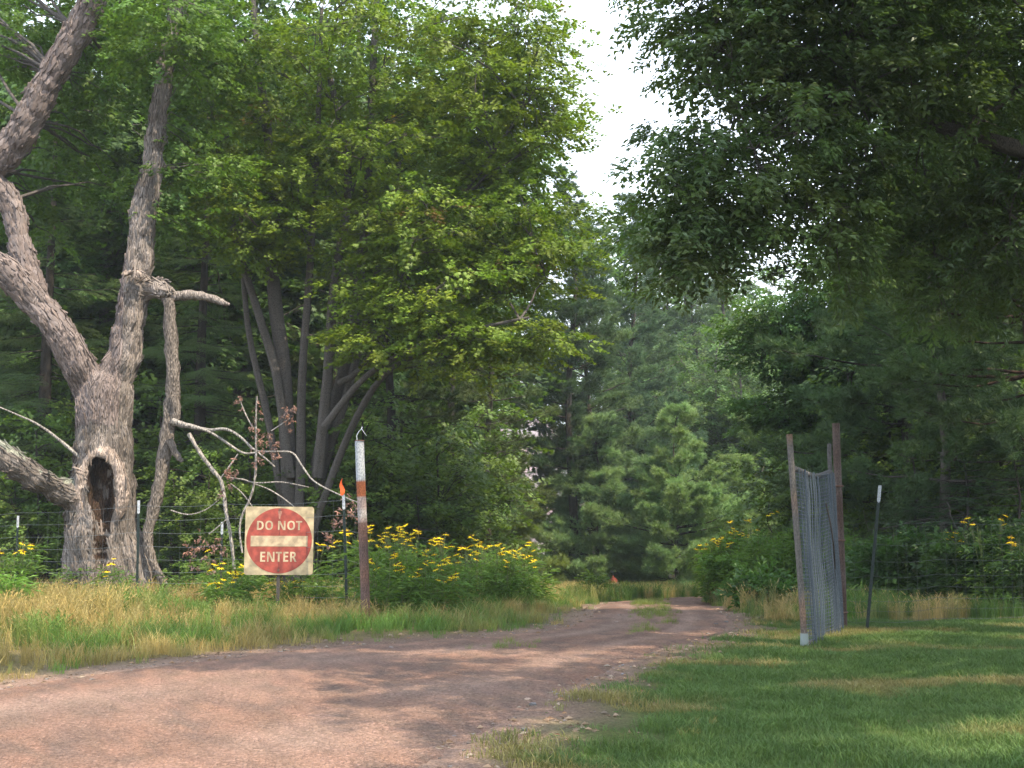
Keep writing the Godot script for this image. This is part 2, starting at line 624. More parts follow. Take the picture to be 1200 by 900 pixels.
func flower_mesh() -> void:
	var f := Mb.new()
	rng.seed = 5
	for i in 8:
		var a := TAU * i / 8.0 + rr(-0.1, 0.1)
		var d := Vector3(cos(a), rr(-0.5, -0.1), sin(a)).normalized()
		f.col = Color(0.80, rr(0.52, 0.62), 0.02)
		f.leaf(d * 0.008, d, Vector3(-d.x * d.y, 1, -d.z * d.y).normalized(), rr(0.036, 0.045), 0.021, 0.1)
	f.col = Color(0.16, 0.10, 0.03)
	var p := PackedVector3Array([Vector3(0, -0.004, 0), Vector3(0, 0.008, 0), Vector3(0, 0.018, 0), Vector3(0, 0.022, 0)])
	f.tube(p, PackedFloat32Array([0.008, 0.011, 0.008, 0.002]), 7, 0, true)
	meshes.flower = f.done()

func flower_plant(label: String, at: Vector3, h: float, heads: int, seed_: int) -> Node3D:
	rng.seed = seed_
	var o := thing("yellow_coneflower", label, "flower", at, "yellow coneflowers growing along the track")
	var lb := Mb.new()
	var xf := []
	var cols := PackedColorArray()
	var tops := []
	for k in 6:
		var a := rr(0, TAU)
		var tip := Vector3(cos(a), 0, sin(a)) * rr(0.05, 0.28) + Vector3.UP * h * rr(0.78, 1.05)
		var p := arc(Vector3(cos(a), 0, sin(a)) * 0.04, tip, 0.03, 5, 0.04)
		lb.tube(p, taper(0.006, 0.003, 6), 4, 0, false)
		tops.append(tip)
		for j in 7:
			var f := rr(0.08, 0.8) * 5.0
			var i := mini(int(f), 4)
			xf.append(Transform3D(facing(Vector3(rr(-1, 1), rr(-0.1, 0.4), rr(-1, 1)), (Vector3.UP + ball() * 0.4).normalized(), rr(0.7, 1.15)), p[i].lerp(p[i + 1], f - i)))
			cols.append(toned(Color(0.13, 0.22, 0.04), 0.25))
		for j in 2:
			var q := tip + Vector3(rr(-0.09, 0.09), rr(-0.1, 0.06), rr(-0.09, 0.09))
			lb.tube(arc(p[4], q, 0.0, 2, 0.05), taper(0.003, 0.0022, 3), 3, 0, false)
			tops.append(q)
	put("stems", lb.done(), M.stem, o, true)
	scatter("leaves", meshes.weed, M.leaf, xf, cols, o)
	for k in mini(heads, tops.size()):
		var hd := put("flower_head", meshes.flower, M.petal, o)
		hd.position = tops[k]
		hd.basis = facing(Vector3(rr(-0.4, 0.4), rr(-0.3, 0.1), 1), (Vector3.UP + Vector3(rr(-0.5, 0.5), 0, rr(0.1, 0.9))).normalized(), rr(0.95, 1.3))
	return o

# ---------------------------------------------------------------- the old hollow maple, as one skin over its limbs
func old_maple() -> void:
	var foot := Vector3(-6.738, -0.178, -21.500)
	foot.y = ground(foot.x, foot.z)
	var o := thing("hollow_maple", "huge gnarled grey maple with a dark rotted hollow in its trunk", "tree", foot)
	# [a, ra, b, rb] in metres about the foot
	var chains := [
		[[Vector3(-6.735, -0.248, -21.500), 0.745], [Vector3(-6.776, 0.116, -21.500), 0.602], [Vector3(-6.837, 0.678, -21.500), 0.559], [Vector3(-6.860, 1.385, -21.500), 0.545], [Vector3(-6.855, 2.097, -21.500), 0.473], [Vector3(-6.864, 2.814, -21.500), 0.416], [Vector3(-6.854, 3.362, -21.500), 0.430]],
		[[Vector3(-7.257, -0.171, -21.200), 0.198], [Vector3(-7.139, 0.266, -21.300), 0.256], [Vector3(-7.140, 0.819, -21.500), 0.287]],
		[[Vector3(-6.057, -0.178, -21.300), 0.199], [Vector3(-6.240, 0.261, -21.400), 0.257], [Vector3(-6.400, 0.819, -21.500), 0.287]],
		[[Vector3(-6.850, 3.247, -21.500), 0.321], [Vector3(-6.720, 3.681, -21.500), 0.264], [Vector3(-6.571, 3.972, -21.500), 0.252], [Vector3(-6.439, 4.848, -21.500), 0.224], [Vector3(-6.349, 5.732, -21.500), 0.212], [Vector3(-6.298, 6.474, -21.500), 0.195], [Vector3(-6.203, 7.222, -21.500), 0.161], [Vector3(-6.127, 8.126, -21.500), 0.138], [Vector3(-5.969, 9.343, -21.500), 0.126], [Vector3(-5.831, 10.266, -21.500), 0.103], [Vector3(-5.737, 11.196, -21.500), 0.080]],
		[[Vector3(-6.932, 3.102, -21.500), 0.298], [Vector3(-7.147, 3.507, -21.500), 0.264], [Vector3(-7.294, 3.875, -21.300), 0.239], [Vector3(-7.488, 4.279, -21.200), 0.226], [Vector3(-7.751, 4.638, -21.100), 0.214], [Vector3(-8.039, 4.981, -21.000), 0.207], [Vector3(-8.370, 5.350, -20.900), 0.195], [Vector3(-8.763, 5.588, -20.800), 0.177], [Vector3(-9.273, 5.995, -20.700), 0.166], [Vector3(-9.741, 6.472, -20.600), 0.117], [Vector3(-10.194, 7.118, -20.600), 0.076], [Vector3(-10.435, 7.695, -20.600), 0.034]],
		[[Vector3(-7.831, 4.683, -21.200), 0.150], [Vector3(-8.088, 5.179, -21.300), 0.173], [Vector3(-8.397, 5.954, -21.500), 0.163], [Vector3(-8.671, 6.723, -21.600), 0.170], [Vector3(-9.042, 7.159, -21.600), 0.207], [Vector3(-8.779, 7.462, -21.500), 0.239], [Vector3(-8.297, 8.094, -21.400), 0.228], [Vector3(-7.880, 8.890, -21.300), 0.204], [Vector3(-7.432, 9.609, -21.200), 0.204], [Vector3(-7.073, 10.326, -21.100), 0.193], [Vector3(-6.749, 11.165, -21.100), 0.160]],
		[[Vector3(-7.076, 1.442, -21.500), 0.215], [Vector3(-7.237, 1.636, -21.200), 0.192], [Vector3(-7.474, 1.784, -20.900), 0.170], [Vector3(-7.702, 1.954, -20.600), 0.163], [Vector3(-7.934, 2.151, -20.400), 0.162], [Vector3(-8.411, 2.533, -20.200), 0.156], [Vector3(-8.867, 2.850, -20.100), 0.137], [Vector3(-9.355, 3.228, -20.100), 0.101], [Vector3(-9.784, 3.730, -20.100), 0.067], [Vector3(-10.038, 4.206, -20.100), 0.034]],
		[[Vector3(-6.304, 5.201, -21.500), 0.129], [Vector3(-6.028, 5.139, -21.400), 0.136], [Vector3(-5.869, 5.077, -21.300), 0.114]]]
	var carve := [[[Vector3(-6.786, 2.138, -21.100), 0.155], [Vector3(-6.750, 1.900, -21.100), 0.211], [Vector3(-6.725, 1.593, -21.100), 0.211], [Vector3(-6.702, 1.300, -21.100), 0.141]], [[Vector3(-6.735, 2.049, -20.950), 0.168], [Vector3(-6.675, 1.521, -20.950), 0.168], [Vector3(-6.654, 1.300, -20.950), 0.140]], [[Vector3(-6.678, 1.300, -20.980), 0.126], [Vector3(-6.690, 0.831, -20.980), 0.098], [Vector3(-6.656, 0.226, -20.980), 0.063]], [[Vector3(-6.365, 5.241, -21.160), 0.071], [Vector3(-6.362, 5.154, -21.160), 0.071]]]
	var lips := [[[Vector3(-6.841, 0.113, -21.050), 0.042], [Vector3(-6.880, 0.443, -21.050), 0.056], [Vector3(-6.949, 0.829, -21.050), 0.056], [Vector3(-7.004, 1.217, -21.050), 0.063], [Vector3(-7.073, 1.592, -21.050), 0.070], [Vector3(-7.043, 1.941, -21.050), 0.077], [Vector3(-6.940, 2.206, -21.050), 0.077], [Vector3(-6.749, 2.361, -21.050), 0.070], [Vector3(-6.549, 2.248, -21.050), 0.077], [Vector3(-6.429, 1.997, -21.050), 0.084], [Vector3(-6.377, 1.689, -21.050), 0.091], [Vector3(-6.410, 1.411, -21.050), 0.070], [Vector3(-6.462, 1.272, -21.050), 0.035]],
		[[Vector3(-6.468, 5.342, -21.160), 0.049], [Vector3(-6.355, 5.400, -21.160), 0.049], [Vector3(-6.239, 5.328, -21.160), 0.049]], [[Vector3(-6.709, 1.105, -21.100), 0.037], [Vector3(-6.626, 0.690, -21.100), 0.042], [Vector3(-6.624, 0.207, -21.100), 0.035]]]
	var cell := 0.036
	var lo := Vector3(-4.0, -0.25, -1.7)
	var hi := Vector3(1.75, 11.6, 1.7)
	var nx := int((hi.x - lo.x) / cell)
	var ny := int((hi.y - lo.y) / cell)
	var nz := int((hi.z - lo.z) / cell)
	var F := PackedFloat32Array()
	F.resize(nx * ny * nz)
	F.fill(1.0)
	var noise := FastNoiseLite.new()
	noise.seed = 4
	noise.frequency = 2.2
	noise.fractal_octaves = 3
	for pass_ in 3:
		for c in [chains, lips, carve][pass_]:
			var s := chain(c)
			var pp: PackedVector3Array = s[0]
			var rad: PackedFloat32Array = s[1]
			for i in pp.size() - 1:
				var a := pp[i] - foot
				var b := pp[i + 1] - foot
				var ra := rad[i]
				var rb := rad[i + 1]
				var pad := maxf(ra, rb) + 0.16
				var mn := (a.min(b) - Vector3.ONE * pad - lo) / cell
				var mx := (a.max(b) + Vector3.ONE * pad - lo) / cell
				var ab := b - a
				var l2 := maxf(ab.length_squared(), 1e-6)
				var k := 0.055 if pass_ == 0 else 0.03
				for z in range(maxi(int(mn.z), 0), mini(int(mx.z) + 1, nz)):
					for y in range(maxi(int(mn.y), 0), mini(int(mx.y) + 1, ny)):
						var p := lo + Vector3(0, y, z) * cell - a
						var at := (z * ny + y) * nx
						for x in range(maxi(int(mn.x), 0), mini(int(mx.x) + 1, nx)):
							p.x = lo.x + x * cell - a.x
							var t := clampf(p.dot(ab) / l2, 0.0, 1.0)
							var d := (p - ab * t).length() - lerpf(ra, rb, t)
							var f := F[at + x]
							if pass_ == 2: d = -d
							if pass_ < 2:
								if d < f + k:
									var h := maxf(k - absf(f - d), 0.0) / k
									F[at + x] = minf(f, d) - h * h * k * 0.25
							else:
								var h := maxf(k - absf(f - d), 0.0) / k
								F[at + x] = maxf(f, d) + h * h * k * 0.25
	# ridged bark in the skin itself
	for z in nz:
		for y in ny:
			var at := (z * ny + y) * nx
			for x in nx:
				var f := F[at + x]
				if f < 0.12 and f > -0.12:
					F[at + x] = f + 0.04 * noise.get_noise_3d(x * cell * 3.2, y * cell * 0.8, z * cell * 3.2) + 0.05 * noise.get_noise_3d(x * cell * 0.9 + 50.0, y * cell * 0.9, z * cell * 0.9)
	var mb := Mb.new()
	var made := {}
	var off := [0, 1, nx, nx + 1, nx * ny, nx * ny + 1, nx * ny + nx, nx * ny + nx + 1]
	var hollow: Array = []
	for c in carve.slice(0, 3):
		var s := chain(c)
		for i in s[0].size(): hollow.append([s[0][i] - foot, s[1][i]])
	var pale: Array = []
	for c in lips:
		var s := chain(c)
		for i in s[0].size(): pale.append([s[0][i] - foot, s[1][i]])
	for z in nz - 1:
		for y in ny - 1:
			for x in nx - 1:
				var at := (z * ny + y) * nx + x
				var v0 := F[at]
				if v0 > 0.15 or v0 < -0.15: continue
				var mask := 0
				var sum := Vector3.ZERO
				var g := Vector3.ZERO
				var vals := [v0, F[at + 1], F[at + nx], F[at + nx + 1], F[at + off[4]], F[at + off[5]], F[at + off[6]], F[at + off[7]]]
				for i in 8:
					if vals[i] < 0.0: mask |= 1 << i
				if mask == 0 or mask == 255: continue
				var cnt := 0
				for i in 8:
					for bit in [1, 2, 4]:
						if i & bit: continue
						var j: int = i | bit
						if (vals[i] < 0.0) == (vals[j] < 0.0): continue
						var t: float = vals[i] / (vals[i] - vals[j])
						var pi_ := Vector3(i & 1, (i >> 1) & 1, i >> 2)
						var pj := Vector3(j & 1, (j >> 1) & 1, j >> 2)
						sum += pi_.lerp(pj, t)
						cnt += 1
				g = Vector3(vals[1] + vals[3] + vals[5] + vals[7] - vals[0] - vals[2] - vals[4] - vals[6], vals[2] + vals[3] + vals[6] + vals[7] - vals[0] - vals[1] - vals[4] - vals[5], vals[4] + vals[5] + vals[6] + vals[7] - vals[0] - vals[1] - vals[2] - vals[3])
				var p := lo + (Vector3(x, y, z) + sum / cnt) * cell
				made[at] = mb.V.size()
				mb.V.append(p)
				mb.N.append(g.normalized())
				var c := Color(0.20, 0.168, 0.145)
				var n1 := noise.get_noise_3d(p.x * 1.5, p.y * 0.5, p.z * 1.5)
				c = c * (1.0 + 0.5 * n1)
				var n3 := noise.get_noise_3d(p.x * 0.55 + 20.0, p.y * 0.3, p.z * 0.55)
				c = c.lerp(Color(0.33, 0.275, 0.24), smoothstep(0.1, 0.4, n3) * 0.75).lerp(Color(0.12, 0.098, 0.085), smoothstep(0.1, 0.45, -n3) * 0.6)
				if p.y > 3.0 and p.x < 0.2: c = c.lerp(Color(0.27, 0.205, 0.19), 0.5)
				if g.normalized().y > 0.35 and n1 > -0.05 and p.x < -0.3 and p.y < 3.2: c = c.lerp(Color(0.3, 0.32, 0.24), 0.6)
				for q in pale:
					var dd := p.distance_to(q[0])
					if dd < q[1] + 0.03: c = c.lerp(Color(0.48, 0.37, 0.30) * (1.0 + 0.5 * n1), 0.8); break
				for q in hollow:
					if p.distance_to(q[0]) < q[1] + 0.02: c = Color(0.06, 0.038, 0.026) * (1.0 + 1.4 * n1); break  # rotten brown wood, with the shade of the hollow darkened into its colour
				mb.C.append(c)
	for at in made:
		var inside := F[at] < 0.0
		for ax in 3:
			var d1: int = [nx, nx * ny, 1][ax]
			var d2: int = [nx * ny, 1, nx][ax]
			var e: int = [1, nx, nx * ny][ax]
			if (F[at + e] < 0.0) == inside: continue
			if not (made.has(at - d1) and made.has(at - d2) and made.has(at - d1 - d2)): continue
			var a: int = made[at]
			var b: int = made[at - d1]
			var c: int = made[at - d1 - d2]
			var d: int = made[at - d2]
			if inside: mb.I.append_array([a, c, b, a, d, c])
			else: mb.I.append_array([a, b, c, a, c, d])
	put("trunk", mb.done(), M.bark_old, o)
	# loose bark plates lying along the limbs
	rng.seed = 31
	var segs := []
	for c in chains:
		for i in c.size() - 1: segs.append([c[i][0] - foot, c[i + 1][0] - foot])
	var xf := []
	var cols := PackedColorArray()
	for k in 11000:
		var i := rng.randi() % mb.V.size()
		var p := mb.V[i]
		var nn := mb.N[i]
		var shaggy := p.y > 4.6 and p.x < 0.1
		if mb.C[i].r < 0.14 or mb.C[i].r > 0.42 or (not shaggy and rng.randf() < 0.3): continue
		var best := 1e9
		var dir := Vector3.UP
		for s in segs:
			var q := Geometry3D.get_closest_point_to_segment(p, s[0], s[1])
			var dd := q.distance_squared_to(p)
			if dd < best: best = dd; dir = (s[1] - s[0]).normalized()
		dir = (dir + ball() * 0.12).normalized()
		var y := (dir - nn * dir.dot(nn)).normalized()
		var zz := (nn + y * rr(-0.2, 0.02)).normalized()
		y = (y - zz * y.dot(zz)).normalized()
		var sc := Vector3(rr(0.03, 0.075), rr(0.09, 0.26), rr(0.015, 0.035)) if shaggy else Vector3(rr(0.014, 0.04), rr(0.07, 0.28), rr(0.014, 0.03))
		xf.append(Transform3D(Basis(y.cross(zz) * sc.x, y * sc.y, zz * sc.z), p + nn * 0.004))
		cols.append(toned(mb.C[i] * rr(0.8, 1.4), 0.12))
	scatter("bark_plates", meshes.plate, M.bark_plate, xf, cols, o)
	# a splintered stub still on the trunk
	var st := Mb.new()
	var c := chain([[Vector3(-5.985, 5.121, -21.300), 0.121], [Vector3(-5.811, 5.063, -21.300), 0.106], [Vector3(-5.665, 5.004, -21.300), 0.085], [Vector3(-5.465, 5.019, -21.300), 0.085], [Vector3(-5.234, 5.004, -21.300), 0.078], [Vector3(-5.003, 4.946, -21.300), 0.064], [Vector3(-4.857, 4.888, -21.300), 0.050], [Vector3(-4.756, 4.859, -21.300), 0.021]])
	for i in c[0].size(): c[0][i] -= foot
	st.col = Color(0.30, 0.25, 0.215)
	st.tube(c[0], c[1], 9, 0.16)
	put("broken_limb", st.done(), M.bark_old, o)
	# its living crown, up and behind
	rng.seed = 12
	var lb := Mb.new()
	xf = []
	cols = PackedColorArray()
	for e in [[Vector3(-8.430, 10.427, -23.500), Vector3(3.6, 2.2, 1.6), 84], [Vector3(-6.383, 9.755, -22.600), Vector3(1.5, 1.9, 1.0), 30], [Vector3(-5.824, 7.183, -22.200), Vector3(0.75, 1.1, 0.7), 16], [Vector3(-5.725, 9.531, -21.000), Vector3(0.9, 0.9, 0.35), 16], [Vector3(-8.907, 7.797, -24.200), Vector3(2.2, 1.4, 1.0), 26], [Vector3(-7.534, 12.708, -22.000), Vector3(4.0, 1.8, 2.4), 26]]:
		for k in int(e[2]):
			var t: Vector3 = e[0] + ball().normalized() * pow(rng.randf(), 0.45) * e[1] - foot
			var a: Vector3 = segs[0][0]
			var cost := 1e9
			for s in segs:
				var q: Vector3 = s[0]
				if q.y < 4.0: continue
				var v := q.distance_to(t) + (1.5 if q.y > t.y + 0.5 else 0.0)
				if v < cost: cost = v; a = q
			var p := arc(a, t, 0.1, 6, 0.1)
			lb.tube(p, taper(clampf(0.012 * cost, 0.006, 0.035), 0.004, 7), 5, 0.05, false)
			var shade := toned(Color(0.14, 0.235, 0.045), 0.22)
			for j in 13:
				var off_ := ball() * Vector3(0.55, 0.26, 0.55)
				xf.append(Transform3D(facing(off_ + Vector3(0, -0.15, 0) + ball() * 0.1, (Vector3.UP + ball() * 0.45).normalized(), rr(0.8, 1.2)), t + off_))
				cols.append(toned(shade, 0.14))
	put("twigs", lb.done(), M.bark_grey, o, true)
	scatter("crown", meshes.maple, M.leaf, xf, cols, o)

func ordinal(n: int) -> String:
	return ["leftmost ", "second from the left, ", "third from the left, ", "fourth from the left, ", "fifth from the left, ", "sixth from the left, ", "seventh from the left, ", "eighth from the left, ", "ninth from the left, ", "tenth from the left, ", "eleventh from the left, ", "twelfth from the left, ", "thirteenth from the left, ", "fourteenth from the left, "][n - 1]

# ---------------------------------------------------------------- small built things
func t_post(label: String, at: Vector3, h: float, lean := Vector3.ZERO, group := "steel T-posts of the wire fences") -> Node3D:
	var o := thing("fence_post", label, "post", at, group)
	var up := (Vector3.UP + lean).normalized()
	o.basis = Basis(Vector3.RIGHT, up, Vector3.RIGHT.cross(up).normalized())
	for s in 2:
		var b := Mb.new()
		var y0 := -0.3 if s == 0 else h - 0.19
		var y1 := h - 0.19 if s == 0 else h
		var w := 0.0 if s == 0 else 0.0015
		b.box(Vector3(0, (y0 + y1) * 0.5, 0), Vector3(0.036 + w, y1 - y0, 0.007 + w))
		b.box(Vector3(0, (y0 + y1) * 0.5, -0.0185), Vector3(0.007 + w, y1 - y0, 0.03))
		var y := maxf(y0, 0.05)
		while y < y1 - 0.03:
			b.box(Vector3(0, y, 0.007), Vector3(0.012, 0.022, 0.008))
			y += 0.054
		put("stake" if s == 0 else "painted_tip", b.done(), M.post_green if s == 0 else M.post_white, o)
	return o

func wire_fence(called: String, label: String, pts: Array, heights: Array, stay: float, colour: String) -> void:
	var at: Vector3 = pts[0]
	var o := thing(called, label, "fence", at)
	for h in heights:
		var b := Mb.new()
		var p := PackedVector3Array()
		for i in pts.size() - 1:
			for k in 6:
				var q: Vector3 = (pts[i] as Vector3).lerp(pts[i + 1], k / 6.0)
				p.append(q - at + Vector3(0, float(h) - 0.03 * sin(PI * k / 6.0) + rr(-0.004, 0.004), rr(-0.01, 0.01)))
		p.append(pts[-1] - at + Vector3(0, h, 0))
		b.tube(p, taper(0.002, 0.002, p.size()), 4)
		put("wire", b.done(), M[colour], o)
	var s := Mb.new()
	for i in pts.size() - 1:
		var l: float = (pts[i] as Vector3).distance_to(pts[i + 1])
		var n := int(l / stay)
		for k in range(1, n):
			var t := float(k) / n
			var q: Vector3 = (pts[i] as Vector3).lerp(pts[i + 1], t) - at
			var p := PackedVector3Array()
			for h in [heights[0], heights[heights.size() / 2], heights[-1]]:
				p.append(q + Vector3(rr(-0.008, 0.008), float(h) - 0.03 * sin(PI * t), 0.004))
			s.tube(p, taper(0.0011, 0.0011, 3), 3)
	put("stay_wires", s.done(), M[colour], o, true)

func rusty_pipe(parent: Node, called: String, a: Vector3, b: Vector3, r: float, paint: Callable, n := 60) -> void:
	var p := PackedVector3Array()
	var cols := PackedColorArray()
	for i in n + 1:
		var t := float(i) / n
		p.append(a.lerp(b, t) + Vector3(sin(t * 5.0), 0, cos(t * 4.0)) * 0.004)
		cols.append(paint.call(t))
	var m := Mb.new()
	m.tube(p, taper(r, r, n + 1), 12, 0.012, true, cols)
	put(called, m.done(), M.rust, parent)

func disc(r: float, z0: float, z1: float) -> Mb:
	var b := Mb.new()
	for i in 64:
		var a := TAU * i / 64.0
		var c := TAU * (i + 1) / 64.0
		var p := Vector3(cos(a) * r, sin(a) * r, z1)
		var q := Vector3(cos(c) * r, sin(c) * r, z1)
		b.tri(Vector3(0, 0, z1), p, q, Vector3.BACK)
		b.quad(p, q, Vector3(q.x, q.y, z0), Vector3(p.x, p.y, z0), p + q)
	return b

func lettering(words: String, height: float, width: float, at: Vector3, parent: Node) -> void:
	var f := SystemFont.new()
	f.font_names = PackedStringArray(["Droid Sans"])
	f.font_weight = 700
	var t := TextMesh.new()
	t.text = words
	t.font = f
	t.font_size = 64
	t.pixel_size = 0.002
	t.depth = 0.002
	t.horizontal_alignment = HORIZONTAL_ALIGNMENT_CENTER
	t.vertical_alignment = VERTICAL_ALIGNMENT_CENTER
	var bb := t.get_aabb()
	var o := put("lettering", t, M.sign_cream_flat, parent)
	o.scale = Vector3(width / bb.size.x, height / bb.size.y, 1)
	o.position = at - Vector3(bb.get_center().x * o.scale.x, bb.get_center().y * o.scale.y, 0)

func stop_sign() -> void:
	var at := Vector3(-3.184, -0.026, -17.600)
	at.y = ground(at.x, at.z)
	var mid := Vector3(-3.177, 0.980, -17.600)
	var s := 0.925
	var o := thing("traffic_sign", "square cream DO NOT ENTER sign with faded red disc, by the track", "sign", at)
	var cy := mid.y - at.y
	var post := Mb.new()
	post.box(Vector3(0, cy * 0.5 - 0.15 + s * 0.24, -0.02), Vector3(0.045, cy + 0.3 + s * 0.48, 0.022))
	for i in 24: post.box(Vector3(0, 0.1 + i * 0.045, -0.007), Vector3(0.012, 0.02, 0.006))
	put("sign_post", post.done(), M.sign_post, o)
	var holder := Node3D.new()
	holder.name = "sign_panel"
	o.add_child(holder)
	holder.position = Vector3(mid.x - at.x, cy, 0.004)
	holder.rotation = Vector3(-0.02, 0.10, -0.006)
	# plate with rounded corners
	var b := Mb.new()
	var ring := PackedVector3Array()
	for q in 4:
		for k in 6:
			var a := PI * 0.5 * q + PI * 0.5 * k / 5.0
			var cc := Vector3((s * 0.5 - 0.035) * (1 if q == 0 or q == 3 else -1), (s * 0.5 - 0.035) * (1 if q < 2 else -1), 0)
			ring.append(cc + Vector3(cos(a), sin(a), 0) * 0.035)
	for i in ring.size():
		var p := ring[i]
		var q := ring[(i + 1) % ring.size()]
		var z := Vector3(0, 0, 0.002)
		b.tri(z, p + z, q + z, Vector3.BACK)
		b.tri(-z, p - z, q - z, Vector3.FORWARD)
		b.quad(p - z, q - z, q + z, p + z, p + q)
	put("plate", b.done(), M.sign_cream, holder)
	put("red_disc", disc(s * 0.478, 0.002, 0.0045).done(), M.sign_red, holder)
	var bar := Mb.new()
	bar.box(Vector3(0, -0.006, 0.006), Vector3(s * 0.83, s * 0.155, 0.003))
	put("white_bar", bar.done(), M.sign_cream_flat, holder)
	lettering("DO NOT", s * 0.135, s * 0.66, Vector3(0, s * 0.225, 0.0058), holder)
	lettering("ENTER", s * 0.145, s * 0.53, Vector3(-0.004, -s * 0.235, 0.0058), holder)
	for y in [s * 0.455, -s * 0.43]:
		var bolt := disc(0.016, 0.0045, 0.012)
		var bo := put("bolt", bolt.done(), M.rust_plain, holder)
		bo.position = Vector3(0, y, 0)
	var fade := Mb.new()   # scraped pale patch where the paint has gone under the top bolt
	var pr := PackedVector3Array([Vector3(-0.028, 0.40, 0), Vector3(0.0, 0.412, 0), Vector3(0.03, 0.395, 0), Vector3(0.022, 0.36, 0), Vector3(0.012, 0.33, 0), Vector3(0.006, 0.285, 0), Vector3(-0.012, 0.30, 0), Vector3(-0.016, 0.35, 0)])
	for i in pr.size():
		fade.tri(Vector3(0.002, 0.37, 0.0065), pr[i] + Vector3(0, 0, 0.0065), pr[(i + 1) % pr.size()] + Vector3(0, 0, 0.0065), Vector3.BACK)
	var crease := Mb.new()   # a darker red strip along the crease down the middle of the disc
	for i in 16:
		var y0 := -0.425 + i * 0.05
		var w0 := 0.009 + 0.005 * sin(i * 2.1)
		var w1 := 0.009 + 0.005 * sin(i * 2.1 + 2.1)
		crease.quad(Vector3(-w0, y0, 0.0051), Vector3(w0, y0, 0.0051), Vector3(w1, y0 + 0.05, 0.0051), Vector3(-w1, y0 + 0.05, 0.0051), Vector3.BACK)
	put("crease", crease.done(), M.sign_crease, holder)
	put("scraped_patch", fade.done(), M.sign_scrape, holder)

